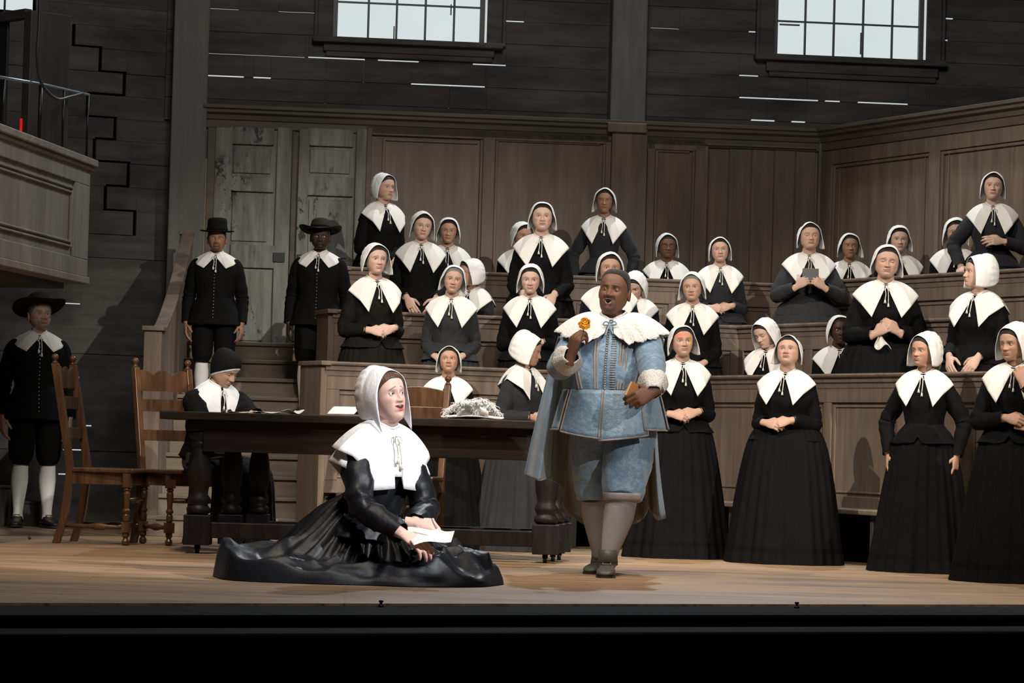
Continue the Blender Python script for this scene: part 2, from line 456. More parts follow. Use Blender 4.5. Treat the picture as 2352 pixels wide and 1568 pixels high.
# lower pit ledge
yl = 1440
g0 = PG(1176, yl, -.03); g1 = PG(1176, 1452, -.03)
w0 = (Vector((g0.x, g0.y, 0)) - SE.O).dot(SE.N); w1 = (Vector((g1.x, g1.y, 0)) - SE.O).dot(SE.N)
mb = MB(); SE.box(mb, -1, SE.L + 1, -.05, -.03, w0, w1)
SE.box(mb, -1, SE.L + 1, -3, -.05, w0, w1 - .05, 1)
struct('trim_3', mb, ['dark_grey_board', 'void_black'], smooth=False, bevel=.01)
for px, py in ((875, 1393), (1830, 1396)):
    p = PG(px, py, -.012); mb = MB()
    mb.lathe([(.014, 0), (.014, .006), (.006, .008), (.006, .018), (.011, .021), (.011, .027), (.004, .03)], (0, 0, 0), 12)
    tag(mb.build('deck_bolt', 'iron', loc=None), 'small dark bolt on the black stage edge, %s' % ('below the seated singer' if px < 1000 else 'right of centre'), 'bolt', 'bolts on the stage edge').location = (p.x, p.y, -.011)

# --- upper plank wall with real gaps, windows cut through it
UP = -.16                           # set back behind the panelling
zb = ZC - .12
rowh = .192
rows = [zb + i * rowh for i in range(14)]
def urange(x0, x1, y):
    return BW.uz(x0, y, UP)[0], BW.uz(x1, y, UP)[0]
def nearest_row(px, py):
    z = BW.uz(px, py, UP)[1]
    return min(range(len(rows)), key=lambda i: abs(rows[i] - z))
gap_px = [(708, 838, 138), (868, 962, 145), (1086, 1162, 153), (466, 560, 180), (582, 622, 183), (944, 1114, 201), (1148, 1204, 52),
          (640, 738, 33), (466, 548, 25), (1698, 1880, 236), (1895, 1930, 238), (1970, 2086, 244), (1698, 1742, 181), (1720, 1752, 78),
          (1495, 1560, 70), (2160, 2190, 46), (2160, 2178, 97), (470, 700, 130), (1725, 1780, 286), (1818, 1850, 288)]
gaps = {}
for x0, x1, y in gap_px:
    r = nearest_row((x0 + x1) / 2, y)
    gaps.setdefault(r, []).append((*urange(x0, x1, y), .006 if (x0, y) in ((470, 130), (466, 25), (1495, 70), (640, 33)) else .013))
win_px = [(752, 1122, 93), (1766, 2138, 140)]
wins = []
for x0, x1, yb in win_px:
    u0, u1 = urange(x0, x1, yb - 40); zb_ = BW.uz((x0 + x1) / 2, yb, UP)[1]
    wins.append((u0, u1, zb_, zb_ + 1.55))
ul, ur = BW.uz(380, 200, UP)[0], BW.uz(2352, 200, UP)[0] + 1.5
mb = MB()
for i, z0 in enumerate(rows[:-1]):
    z1 = rows[i + 1]
    cuts = sorted({ul, ur} | {x for g in gaps.get(i, []) for x in g[:2]} | {x for wn in wins for x in wn[:2]}
                  | {BW.uz(px, py, UP)[0] + q for px, py in ((836, 160), (1032, 225), (1853, 222), (2050, 255)) for q in (-.0012, .0012) if nearest_row(px, py + 24) == i})
    for k in range(len(cuts) - 1):
        u0, u1 = cuts[k], cuts[k + 1]; um = (u0 + u1) / 2
        if u1 - u0 < .003: continue
        low, high = z0 + .001, z1 - .001
        for g in gaps.get(i, []):
            if g[0] - 1e-4 <= um <= g[1] + 1e-4: low = z0 + g[2]
        skip = False
        for wu0, wu1, wz0, wz1 in wins:
            if wu0 - 1e-4 <= um <= wu1 + 1e-4:
                if low >= wz0 and high <= wz1: skip = True
                elif low < wz0 < high: high = wz0
                elif low < wz1 < high: low = wz1
        if skip: continue
        jit = ((i * 7) % 5) * .003
        BW.box(mb, u0, u1, low, high, UP - .03, UP + jit)
struct('wall_back', mb, 'plank_wall', smooth=False, bevel=.004)
mb = MB(); BW.box(mb, ul - 2.5, ur + .5, 2.2, 7.5, -1.5, -1.45)
struct('wall_backdrop', mb, 'backdrop_sky', smooth=False)

def make_window(idx, x0, x1, vert, hors, ybot, sill, apron):
    """x positions of the muntins in pixels at the sill"""
    rt = empty('window_%d' % idx, label=None); rt['kind'] = 'structure'
    wn = wins[idx - 1]; ztop = wn[3]; z0 = wn[2]
    us = [BW.uz(x, ybot - 20, UP)[0] for x in vert]
    mb = MB(); BW.box(mb, us[0] - .02, us[-1] + .02, z0, ztop, UP - .06, UP - .05)
    mb.build('window_pane', 'lit_pane', rt, smooth=False)
    mb = MB()
    for u in us[1:-1]: BW.box(mb, u - .009, u + .009, z0, ztop, UP - .05, UP - .025)
    hz = BW.uz((x0 + x1) / 2, hors, UP)[1]; z = hz
    while z < ztop:
        BW.box(mb, us[0], us[-1], z - .008, z + .008, UP - .05, UP - .027); z += hz - z0 + .005
    for u in (us[0], us[-1]): BW.box(mb, u - .03, u + .012 * (1 if u > us[0] else .9), z0, ztop, UP - .05, UP)
    mb.build('window_muntins', 'window_paint', rt, smooth=False, bevel=.003)
    mb = MB()
    for sd, u in ((-1, us[0]), (1, us[-1])):
        ua, ub = sorted((u + sd * .03, u + sd * .16))
        BW.box(mb, ua, ub, z0 - .03, ztop, UP, UP + .05)
        ua, ub = sorted((u + sd * .16, u + sd * .19))
        BW.box(mb, ua, ub, z0 - .03, ztop, UP, UP + .07)
    mb.build('window_frame', 'plank_wall', rt, smooth=False, bevel=.008)
    mb = MB()
    BW.px(mb, sill[0], sill[1], sill[2], sill[3], UP, UP + .13)
    BW.px(mb, sill[0] + 25, sill[1] - 20, sill[3], apron - 12, UP, UP + .06)
    BW.px(mb, sill[0] + 30, sill[1] - 25, apron - 12, apron, UP, UP + .045)
    mb.build('window_sill', 'plank_wall', rt, smooth=False, bevel=.01)
make_window(1, 780, 1108, (772, 846, 911, 977, 1043, 1110), 10, 92, (718, 1156, 90, 103), 136)
make_window(2, 1787, 2120, (1783, 1850, 1916, 1983, 2050, 2118), 54, 134, (1736, 2176, 130, 144), 183)
# scratched paint marks on the panes
for i_, wnx in ((1, ((905, 60, 30), (1036, 10, 25))), (2, ((1792, 55, 1), (1848, 60, 65), (1977, 75, 50)))):
    par = [o for o in bpy.data.objects if o.name == 'window_%d' % i_][0]
    mb = MB()
    for x, y, l in wnx:
        BW.px(mb, x - 1.5, x + 1.5 if l > 1 else x + 45, y, y + max(l, 4), UP - .05, UP - .046)
    mb.build('paint_scratch', 'window_paint', par, smooth=False)

# --- wainscot with cornice
Zt = ZC
def zw(px, py, n=0): return BW.uz(px, py, n)[1]
mb = MB()
u_l = BW.uz(462, 400)[0]; u_c = BW.L
BW.box(mb, u_l, u_c, 1.0, Zt - .08, -.06, 0.0)        # backing board
struct('wall_panelled', mb, 'wainscot_wood', smooth=False)
mb = MB()
def stile(x0, x1, y0, y1, n1=.035, pl=BW, m=mb): pl.px(m, x0, x1, y0, y1, -.001, n1)
stile(842, 872, 318, 800); stile(1104, 1132, 318, 800); stile(1386, 1400, 318, 800)
stile(842, 1400, 292, 320); stile(1482, 1500, 320, 800); stile(1592, 1622, 330, 800)
stile(1482, 1622, 312, 345)
# beads around the panels
def frame(pl, m, x0, x1, y0, y1, w=7, n1=.022, sk=None):
    pl.px(m, x0, x0 + w, y0, y1, -.001, n1); pl.px(m, x1 - w, x1, y0, y1, -.001, n1)
    pl.px(m, x0 + w, x1 - w, y0, y0 + w, -.001, n1 * .9)
    if y1 < 790: pl.px(m, x0 + w, x1 - w, y1 - w, y1, -.001, n1 * .9)
frame(BW, mb, 872, 1104, 320, 800); frame(BW, mb, 1132, 1386, 322, 800); frame(BW, mb, 1500, 1592, 343, 800)
for x0, x1 in ((1624, 1669), (1671, 1721), (1723, 1773), (1775, 1822), (1824, 1868)):
    BW.px(mb, x0, x1, 342, 800, -.001, .012 + (x0 % 3) * .003)
BW.px(mb, 1622, 1876, 332, 338, -.001, .06)
BW.px(mb, 1876, 1889, 300, 800, -.001, .05)
struct('wall_panelling', mb, 'wainscot_wood', smooth=False, bevel=.006)
# pilaster and cornice
mb = MB(); BW.px(mb, 1400, 1482, 292, 800, 0, .09); BW.px(mb, 1396, 1486, 282, 304, 0, .13)
struct('trim_4', mb, 'wainscot_wood', smooth=False, bevel=.008)
def cornice(pl, u0, u1, zt, name):
    prof = [(-.20, zt), (.12, zt), (.12, zt - .03), (.095, zt - .04), (.095, zt - .065), (.06, zt - .08), (.05, zt - .12), (.035, zt - .125), (.035, zt - .19), (.015, zt - .20), (.0, zt - .20)]
    mb = MB(); V = []
    for n, z in prof: V += [pl.pt(u0, n, z), pl.pt(u1, n, z)]
    F = [(2 * i, 2 * i + 1, 2 * i + 3, 2 * i + 2) for i in range(len(prof) - 1)]
    k = len(V)
    F += [tuple(range(0, k, 2)), tuple(range(1, k, 2))[::-1]]
    mb.add(V, F)
    struct(name, mb, 'trim_wood', smooth=False, bevel=.004)
cornice(BW, u_l, u_c + .05, Zt, 'trim_5'); cornice(RW, -.05, RW.L, Zt, 'trim_6')
# right wall
mb = MB(); RW.box(mb, 0, RW.L, .5, Zt - .08, -.06, 0)
struct('wall_right', mb, 'wainscot_wood', smooth=False)
mb = MB()
zt_ = Zt - .22
def ru(x, y=450): return RW.uz(x, y)[0]
for u0, u1, z0, z1, n in ((0, ru(1916), .6, zt_, .035), (ru(2140), ru(2164), .6, zt_, .035), (0, RW.L, zt_ - .10, zt_ + .02, .036)):
    RW.box(mb, u0, u1, z0, z1, -.001, n)
for u0, u1 in ((ru(1916), ru(2140)), (ru(2164), RW.L)):
    for a_, b_ in ((u0, u0 + .03), (u1 - .03, u1)): RW.box(mb, a_, b_, .6, zt_ - .10, -.001, .022)
    RW.box(mb, u0 + .03, u1 - .03, zt_ - .13, zt_ - .10, -.001, .02)
    RW.box(mb, u0 + .09, u0 + .10, .6, zt_ - .13, -.001, .012); RW.box(mb, u1 - .10, u1 - .09, .6, zt_ - .13, -.001, .012)
struct('trim_7', mb, 'wainscot_wood', smooth=False, bevel=.005)

# --- posts
mb = MB(); mb_ = BW.px(mb, 386, 468, -250, 1250, -.05, .10); struct('trim_8', mb, 'post_wood', smooth=False, bevel=.01)
mb = MB(); BW.px(mb, 1408, 1489, -250, 284, UP, .03); struct('trim_9', mb, 'post_wood', smooth=False, bevel=.01)
# narrow board leaning by the door
mb = MB(); BW.px(mb, 457, 481, 362, 800, 0, .05); struct('trim_10', mb, 'step_wood', smooth=False, bevel=.005)

# --- double door, weathered panels, standing in a plain frame
def door_leaf(name, x0, x1, y0, y1, panels, hinge):
    rt = empty(name); rt['kind'] = 'structure'
    mb = MB(); BW.px(mb, x0, x1, y0, y1, .001, .02)
    xs = sorted({x0, x1} | {p[0] for p in panels} | {p[1] for p in panels})
    pw0, pw1 = panels[0][0], panels[0][1]
    BW.px(mb, x0, pw0, y0, y1, .02, .05); BW.px(mb, pw1, x1, y0, y1, .02, .05)
    yy = [y0] + [v for p in panels for v in (p[2], p[3])] + [y1]
    for i in range(0, len(yy), 2): BW.px(mb, pw0, pw1, yy[i], yy[i + 1], .02, .049)
    for p in panels:
        BW.px(mb, p[0] + 8, p[1] - 8, p[2] + 8, p[3] - 8, .02, .036)
    mb.build('door_panel', 'door_wood', rt, smooth=False, bevel=.006)
    mb = MB(); BW.px(mb, *hinge, .05, .062); mb.build('door_hinge', 'iron', rt, smooth=False, bevel=.003)
door_leaf('door_1', 488, 664, 292, 806, [(528, 630, 332, 406), (524, 622, 440, 562), (518, 612, 615, 790)], (627, 654, 580, 602))
door_leaf('door_2', 680, 836, 295, 806, [(704, 812, 336, 406), (700, 806, 450, 600), (698, 802, 622, 790)], (682, 700, 584, 602))
mb = MB(); BW.px(mb, 664, 680, 292, 806, .0, .012); BW.px(mb, 666, 669, 300, 806, .012, .03)
struct('trim_11', mb, 'trim_wood', smooth=False, bevel=.003)
mb = MB(); BW.px(mb, 470, 488, 292, 806, 0, .055); BW.px(mb, 836, 848, 292, 806, 0, .055)
struct('trim_12', mb, 'trim_wood', smooth=False, bevel=.005)
# dark peeled stains on the leaf
# --- left plank wall: two stepped halves with a dark crack between them
LW = Plane(P(-60, 300, 25.2), P(400, 300, 25.9))
def lz(py, px=250): return LW.uz(px, py)[1]
crack = [(-260, 110, 420), (-205, 110, 420), (-150, 110, 420), (-95, 150, 0), (-40, 130, 0), (15, 150, 0), (62, 168, 0), (113, 229, 0), (167, 285, 0), (219, 200, 0), (272, 263, 0), (322, 215, 0), (373, 294, 0),
         (428, 241, 0), (484, 308, 0), (538, 0, 0), (592, 0, 0), (646, 0, 0), (702, 0, 0), (758, 0, 0), (814, 0, 0), (870, 0, 0), (925, 0, 0), (980, 0, 0), (1036, 0, 0), (1092, 0, 0), (1148, 0, 0), (1204, 0, 0), (1260, 0, 0)]
LSLIT = [(150, 186, 683), (172, 184, 842), (182, 212, 946), (144, 196, 1000), (134, 160, 1050), (192, 216, 1054)]
mb = MB()
for i in range(len(crack) - 1):
    y0, cx, _ = crack[i]; y1 = crack[i + 1][0]
    z1 = lz(y0) - .001; z0 = lz(y1) + .001
    if y0 >= 484: z0 -= .0012; z1 += .0012
    uL = LW.uz(-80, y0)[0] - (3.0 if y0 >= 62 else 0); uR = LW.uz(400, y0)[0]; n1 = ((i * 5) % 4) * .004
    if 62 <= y0 <= 484 and cx:
        uc = LW.uz(cx, (y0 + y1) / 2)[0]
        nx = crack[i + 1][1]; un = LW.uz(nx, y1 + 25)[0] if nx else uc
        gp = .016
        if un < uc:
            LW.box(mb, uL, un, z0, z1, -.03, .02 + n1); LW.box(mb, un, uc - .017, z0 + gp, z1, -.03, .02 + n1); LW.box(mb, uc + .017, uR, z0, z1, -.03, n1)
        else:
            LW.box(mb, uL, uc - .017, z0, z1, -.03, .02 + n1)
            if un > uc + .03: LW.box(mb, uc + .017, un + .017, z0 + gp, z1, -.03, n1); LW.box(mb, un + .017, uR, z0, z1, -.03, n1)
            else: LW.box(mb, uc + .017, uR, z0, z1, -.03, n1)
    elif y0 < 62:
        LW.box(mb, LW.uz(88, y0)[0], uR, z0, z1, -.03, n1)
    else:
        sl = sorted((LW.uz(x0, y1)[0], LW.uz(x1, y1)[0]) for x0, x1, yy in LSLIT if y0 < yy <= y1)
        ucut = [uL] + [v for s_ in sl for v in s_] + [uR]
        for q in range(len(ucut) - 1): LW.box(mb, ucut[q], ucut[q + 1], z0 + (.010 if q % 2 else 0), z1, -.03, n1)
struct('wall_left', mb, 'plank_wall', smooth=False, bevel=.002)
mb = MB(); LW.box(mb, -1, LW.L + .1, lz(560), 7, -.20, -.18); struct('wall_void', mb, 'void_black', smooth=False)
mb = MB(); LW.box(mb, LW.uz(120, 800)[0], LW.uz(235, 800)[0], .1, lz(640), -.10, -.08); struct('wall_backdrop_left', mb, 'backdrop_sky', smooth=False)
mb = MB(); LW.box(mb, -.6, LW.uz(86, 0)[0], lz(36), 7, -.17, -.15); struct('window_3', mb, 'lit_pane', smooth=False)
mb = MB(); LW.px(mb, 91, 118, -260, 50, 0, .07); LW.px(mb, 91, 132, 50, 62, 0, .10); LW.px(mb, 91, 118, 62, 92, 0, .05)
LW.px(mb, 14, 18, -260, 30, -.14, -.11)
struct('trim_13', mb, 'plank_wall', smooth=False, bevel=.006)

# --- tiers the congregation stands on
T1, T2, T3 = .52, .96, 1.34
def rail_line(pts, H):
    """world points under a rail seen at the pixels, for a rail of height H"""
    out = []
    for px, py in pts:
        q = PG(px, py, H); out.append(Vector((q.x, q.y, 0)))
    return out
def yline(pts): return [Vector((P(px, py, Y).x, Y, 0)) for px, py, Y in pts]
A_H, B_H, C_H = 1.30, 1.725, 2.12
A0, A1, A2 = yline([(747, 832, 21.8), (1612, 862, 23.15), (2470, 853, 18.9)])
B0, B1, B2 = yline([(766, 720, 23.1), (1703, 749, 24.0), (2240, 730, 21.4)])
C0, C1, C2 = yline([(800, 607, 24.3), (1790, 651, 25.0), (2470, 610, 21.6)])
def poly_prism(pts, z0, z1):
    n = len(pts); V = [(p.x, p.y, z0) for p in pts] + [(p.x, p.y, z1) for p in pts]
    F = [tuple(range(n))[::-1], tuple(range(n, 2 * n))] + [(i, (i + 1) % n, (i + 1) % n + n, i + n) for i in range(n)]
    return V, F
back = [Vector((5.2, 20.5, 0)), Vector((c.x + .1, c.y + .2, 0)), Vector((P(850, 500, 25.9).x, 25.9, 0))]
def tier(idx, line, top, bottom, sh=.03):
    pts = [p + Vector((0, sh, 0)) for p in line] + back
    mb = MB(); mb.add(*poly_prism(pts, bottom, top)); struct('trim_%d' % idx, mb, 'step_wood', smooth=False)
tier(20, [A0, A1, A2], T1, 0.0); tier(21, [B0, B1, B2], T2, T1 + .001); tier(22, [C0, C1, C2], T3, T2 + .001)

def pew(p0, p1, H, zf, label, n_pan, end0=False, end1=False, bench=False):
    """panelled pew front: panel, cap rail, framing, bench and end posts"""
    pl = Plane(p0, p1)
    rt = empty('pew', (p0.x, p0.y, 0), 0, label, 'pew', 'panelled pew fronts')
    off = Vector((p0.x, p0.y, 0)); lc = tuple(off)
    L = pl.L
    z0 = .36 if bench else zf + .001
    mb = MB(); pl.box(mb, 0, L, z0, H - .03, .004, .026)
    o = mb.build('panel', 'pew_wood', rt, smooth=False, loc=lc); o.location = (0, 0, 0)
    mb = MB(); fw = .10
    pl.box(mb, 0, L, H - .20, H - .03, .026, .045)
    pl.box(mb, 0, L, z0, z0 + .09, .026, .045)
    seg = L / n_pan
    for i in range(n_pan + 1):
        u = min(max(i * seg, fw / 2), L - fw / 2)
        pl.box(mb, u - fw / 2, u + fw / 2, z0 + .09, H - .20, .026, .045)
    for i in range(n_pan):
        u0, u1 = i * seg + fw * .62 + .02, (i + 1) * seg - fw * .62 - .02
        za, zb2 = z0 + .11, H - .22
        if zb2 - za > .1:
            pl.box(mb, u0, u1, zb2 - .014, zb2, .026, .036); pl.box(mb, u0, u1, za, za + .014, .026, .036)
            pl.box(mb, u0, u0 + .014, za, zb2, .026, .036); pl.box(mb, u1 - .014, u1, za, zb2, .026, .036)
    o = mb.build('frame', 'pew_wood', rt, smooth=False, bevel=.004, loc=lc); o.location = (0, 0, 0)
    mb = MB()
    prof = [(-.06, H - .028), (-.06, H), (.085, H), (.09, H - .012), (.085, H - .024), (.068, H - .032), (.066, H - .06), (.055, H - .068), (.05, H - .10), (.045, H - .105), (.0, H - .105), (.0, H - .028)]
    V = []
    for n, z in prof: V += [pl.pt(-.02 if end0 else 0, n, z), pl.pt(L + (.02 if end1 else 0), n, z)]
    k = len(V)
    mb.add(V, [(2 * i, 2 * i + 1, (2 * i + 3) % k, (2 * i + 2) % k) for i in range(len(prof))] + [tuple(range(0, k, 2))[::-1], tuple(range(1, k, 2))])
    o = mb.build('cap_rail', 'pew_wood', rt, smooth=False, loc=lc); o.location = (0, 0, 0)
    for on, u in ((end0, 0), (end1, L)):
        if on:
            mb = MB(); s = -1 if u == 0 else 1
            ua, ub = sorted((u, u + s * .05))
            pl.box(mb, ua, ub, zf + .001, H - .03, -.35, .05)
            pl.box(mb, ua - .015, ub + .015, H - .03, H + .002, -.36, .09)
            o = mb.build('end_post', 'pew_wood', rt, smooth=False, bevel=.005, loc=lc); o.location = (0, 0, 0)
    if bench:
        mb = MB(); pl.box(mb, .1, L, .335, .37, .02, .32)
        o = mb.build('bench_seat', 'step_wood', rt, smooth=False, bevel=.008, loc=lc); o.location = (0, 0, 0)
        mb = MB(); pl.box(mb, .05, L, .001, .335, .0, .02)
        o = mb.build('bench_shade_board', 'void_black', rt, smooth=False, loc=lc); o.location = (0, 0, 0)  # near-black sheet, paints the shade of the recess under the bench
        for q in range(1, int(L / .95) + 1):
            mb = MB(); pl.box(mb, q * .95 - .02, q * .95 + .02, .001, .334, .06, .27)
            o = mb.build('bench_bracket', 'crate_wood', rt, smooth=False, bevel=.004, loc=lc); o.location = (0, 0, 0)
    return pl
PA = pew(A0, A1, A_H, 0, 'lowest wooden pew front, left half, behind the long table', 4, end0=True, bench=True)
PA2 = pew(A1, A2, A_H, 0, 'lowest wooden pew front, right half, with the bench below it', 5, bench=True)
pew(B0, B1, B_H, T1, 'middle tier pew front, left half, above the long table', 4, end0=True)
pew(B1, B2, B_H, T1, 'middle tier pew front, right half, ending in a square post', 3, end1=True)
pew(C0, C1, C_H, T2, 'highest pew front, left half, below the panelled back wall', 4, end0=True)
pew(C1, C2, C_H, T2, 'highest pew front, right half, below the right panelled wall', 3)

# --- stairs to the door
rt = empty('staircase', (0, 0, 0), 0, 'wide wooden steps rising to the weathered double door', 'staircase')
SX0 = P(372, 900, 23.5).x; 
nst = 10; rise = .152; y0s = 22.3; run = .30
for i in range(nst):
    ya = y0s + i * run
    xr = P(752, 900, ya).x if i < 3 else P(770, 800, ya).x + .03
    xr = min(xr, A0.x - .055 + (.0 if ya < 22.5 else .0)) if ya < 23.4 else min(P(800, 700, ya).x, C0.x - .06) if ya > 24.2 else B0.x - .06
    xl = SX0 - .0
    mb = MB(); mb.bx(xl, xr, ya, ya + run + .02 if i < nst - 1 else 25.6, 0 if i == 0 else (i) * rise - .02, (i + 1) * rise - .03)
    mb.bx(xl, xr, ya - .025, ya + run if i < nst - 1 else 25.6, (i + 1) * rise - .03, (i + 1) * rise)
    mb.build('step', 'step_wood', rt, smooth=False, bevel=.006)
STEP = lambda y: (int((y - y0s) / run) + 1) * rise
# newel posts with the sloping side panel
rt = empty('stair_balustrade', (0, 0, 0), 0, 'solid wooden stair rail with square newel posts left of the steps', 'stair rail')
n0 = P(354, 760, 22.35); n1 = P(428, 540, 25.15)
mb = MB()
mb.bx(n0.x - .065, n0.x + .065, 22.28, 22.42, 0, n0.z); mb.bx(n0.x - .08, n0.x + .08, 22.26, 22.44, n0.z, n0.z + .035)
mb.build('newel_post', 'pew_wood', rt, smooth=False, bevel=.006)
mb = MB(); mb.bx(n1.x - .05, n1.x + .05, 25.1, 25.22, 1.52, n1.z); mb.bx(n1.x - .06, n1.x + .06, 25.08, 25.24, n1.z, n1.z + .03)
mb.build('newel_post', 'pew_wood', rt, smooth=False, bevel=.006)
mb = MB(); k = 14; G0 = []
for i in range(k + 1):
    t = i / k; x = n0.x + (n1.x - n0.x) * t + .02; y = 22.42 + (25.1 - 22.42) * t
    zt2 = n0.z - .02 + (n1.z - n0.z) * (t ** 1.35); G0.append((x, y, zt2))
G = [[(x - .03, y, 0.0 + 0 * z), (x - .03, y, z), (x + .03, y, z), (x + .03, y, 0.0)] for x, y, z in G0]
mb.grid(np.array(G), True, True, True)
mb.build('side_panel', 'pew_wood', rt, smooth=False)
mb = MB(); G = [[(x - .05, y, z), (x - .05, y, z + .04), (x + .05, y, z + .04), (x + .05, y, z)] for x, y, z in G0]
mb.grid(np.array(G), True, True, True); mb.build('hand_rail', 'pew_wood', rt, smooth=False, bevel=.005)

# --- pulpit box jutting in from the left, with iron railing
GP0 = P(-60, 312, 18.6); GP1 = P(200, 356, 21.3)
GP = Plane(GP0, GP1)
rt = empty('gallery_box', (0, 0, 0), 0, 'grey-brown panelled gallery box jutting in at the upper left', 'gallery')
zt = GP.uz(100, 338)[1]; zbt = GP.uz(100, 622)[1]; Lg = GP.uz(199, 480)[0]
mb = MB(); GP.box(mb, -1.2, Lg, zbt, zt - .02, -1.3, 0.0); mb.build('box_body', 'pulpit_wood', rt, smooth=False, bevel=.006)
mb = MB()
GP.box(mb, -1.2, Lg, zt - .16, zt - .02, 0, .02); GP.box(mb, -1.2, Lg, zbt + .02, zbt + .14, 0, .02)
pr = GP.uz(165, 500)[0]; GP.box(mb, pr, Lg, zbt + .14, zt - .16, 0, .02)
for q in (0, .03): GP.box(mb, pr - .05 - q, pr - .035 - q, zbt + .2 + q, zt - .2 - q, 0, .018)
for q in (0, .03):
    GP.box(mb, -1.0, pr - .05 - q, zt - .215 - q, zt - .2 - q, 0, .018); GP.box(mb, -1.0, pr - .05 - q, zbt + .2 + q, zbt + .215 + q, 0, .018)
mb.build('front_frame', 'pulpit_wood', rt, smooth=False, bevel=.005)
mb = MB(); GP.box(mb, -1.3, Lg + .06, zt - .02, zt + .03, -1.35, .06); GP.box(mb, -1.3, Lg + .04, zt - .05, zt - .02, -1.33, .04)
mb.build('top_rail', 'pulpit_wood', rt, smooth=False, bevel=.008)
mb = MB(); GP.box(mb, -1.3, Lg + .03, zbt - .03, zbt + .02, -1.33, .03); mb.build('bottom_moulding', 'pulpit_wood', rt, smooth=False, bevel=.006)
mb = MB(); GP.box(mb, -1.2, Lg - .1, zbt - .07, zbt - .03, -1.2, -.12); mb.build('under_frame', 'crate_wood', rt, smooth=False)
ra = empty('gallery_railing', (0, 0, 0), 0, 'thin metal railing standing on the gallery box at upper left', 'railing')
def gp_pt(px, py, n=-.05):
    u, z = GP.uz(px, py, n); p = GP.O + GP.U * u + GP.N * n
    return Vector((p.x, p.y, z))
q0, q1, q2 = gp_pt(-60, 167), gp_pt(95, 193), gp_pt(204, 218)
mb = MB(); mb.tube([q0, q1, q2], .011, 8); mb.build('rail', 'bright_steel', ra)
for x0, yt, yb_ in ((94, 193, 335), (147, 226, 345), (203, 217, 352), (10, 180, 322), (-40, 170, 318)):
    t = gp_pt(x0, yt if x0 != 147 else 206); mb = MB(); mb.tube([(t.x, t.y, zt + .025), t], .008 if x0 != 94 else .013, 8); mb.build('baluster', 'iron', ra)
mb = MB()
pts = [P(92, -20, 20.0), P(90, 60, 20.0), P(86, 130, 20.0), P(95, 190, 20.05), P(128, 226, 20.2), P(160, 222, 20.4), P(190, 214, 20.7)]
mb.tube(catmull([tuple(p) for p in pts], 40), .011, 8)
tag(mb.build('cable', 'cable_rubber'), 'black cable looping down to the gallery railing', 'cable')
# dark boarded booth above the gallery
DB = Plane(P(-60, 60, 21.5), P(64, 30, 21.0))
rt = empty('dark_booth', (0, 0, 0), 0, 'dark vertical-boarded booth above the gallery box at the left edge', 'booth')
zt3 = DB.uz(30, 42)[1] ; mb = MB()
for i in range(9):
    u0 = -.6 + i * .115
    if u0 > DB.L - .02: break
    DB.box(mb, u0 + .003, min(u0 + .112, DB.L), zt + .03, zt3, -.02, 0)
mb.build('boarding', 'black_board', rt, smooth=False, bevel=.003)
mb = MB(); DB.box(mb, -.7, DB.L + .01, zt3 - .02, zt3 + .05, -.03, .03); DB.box(mb, DB.L, DB.L + .09, zt + .03, zt3 + .03, -.3, .03)
mb.build('corner_post', 'crate_wood', rt, smooth=False, bevel=.006)
mb = MB(); DB.px(mb, 45, 48, 272, 330, .03, .04)
tag(mb.build('red_light_strip', 'red_light', smooth=False), 'thin red light strip on the dark booth above the gallery', 'light')
# low dark crates behind the left man
for i, (x0, x1, yt, Yc, lab) in enumerate(((-30, 12, 1120, 23.6, 'dark wooden crate at the left edge behind the hatted man'), (50, 86, 1156, 23.8, 'dark wooden crate between the legs of the hatted man at the left'))):
    a0, a1 = P(x0, yt, Yc), P(x1, yt, Yc); mb = MB(); mb.bx(a0.x, a1.x, Yc, Yc + .3, 0, a0.z)
    mb.bx(a0.x - .01, a1.x + .01, Yc - .01, Yc + .31, a0.z, a0.z + .02)
    tag(mb.build('crate', 'crate_wood', smooth=False, bevel=.005), lab, 'crate')
# side masking of the stage house, keeps stray light off
mb = MB(); mb.bx(-12, 14, 30, 30.1, 0, 12); struct('wall_stage', mb, 'void_black', smooth=False)
# ================================================================== figures (local units: cm, x = figure's left, y = -forward)
# head rings: zf, zb, front, back, half width
HR = [(11.5, 11.5, .3, .3, .3), (11.2, 11.3, 2.6, 4.2, 3.2), (10.2, 10.6, 5.2, 7.0, 5.0), (8.2, 8.6, 7.4, 9.0, 6.4), (6.0, 6.0, 8.5, 9.8, 7.1), (3.6, 3.6, 9.0, 10.0, 7.4), (1.4, 1.4, 9.0, 9.7, 7.4),
      (-.8, -.6, 8.7, 9.0, 7.2), (-3.0, -2.4, 8.8, 8.2, 6.9), (-5.0, -3.8, 8.9, 7.3, 6.5), (-7.0, -5.0, 8.8, 6.7, 5.9), (-8.8, -6.0, 8.6, 6.3, 5.1), (-10.2, -7.0, 8.2, 6.1, 4.4),
      (-11.2, -7.8, 7.2, 6.0, 4.2), (-11.5, -8.4, 5.6, 6.0, 4.5), (-11.6, -9.2, 4.3, 6.0, 4.8), (-12.6, -10.4, 3.5, 6.1, 5.0), (-14.6, -12.4, 3.0, 6.5, 5.1)]
HZ = 153.6; HF = 1.5                  # head centre height and forward offset

def sm(x, a, b):
    t = np.clip((x - a) / (b - a), 0, 1); return t * t * (3 - 2 * t)
def ga(x, s): return np.exp(-(x / s) ** 2)

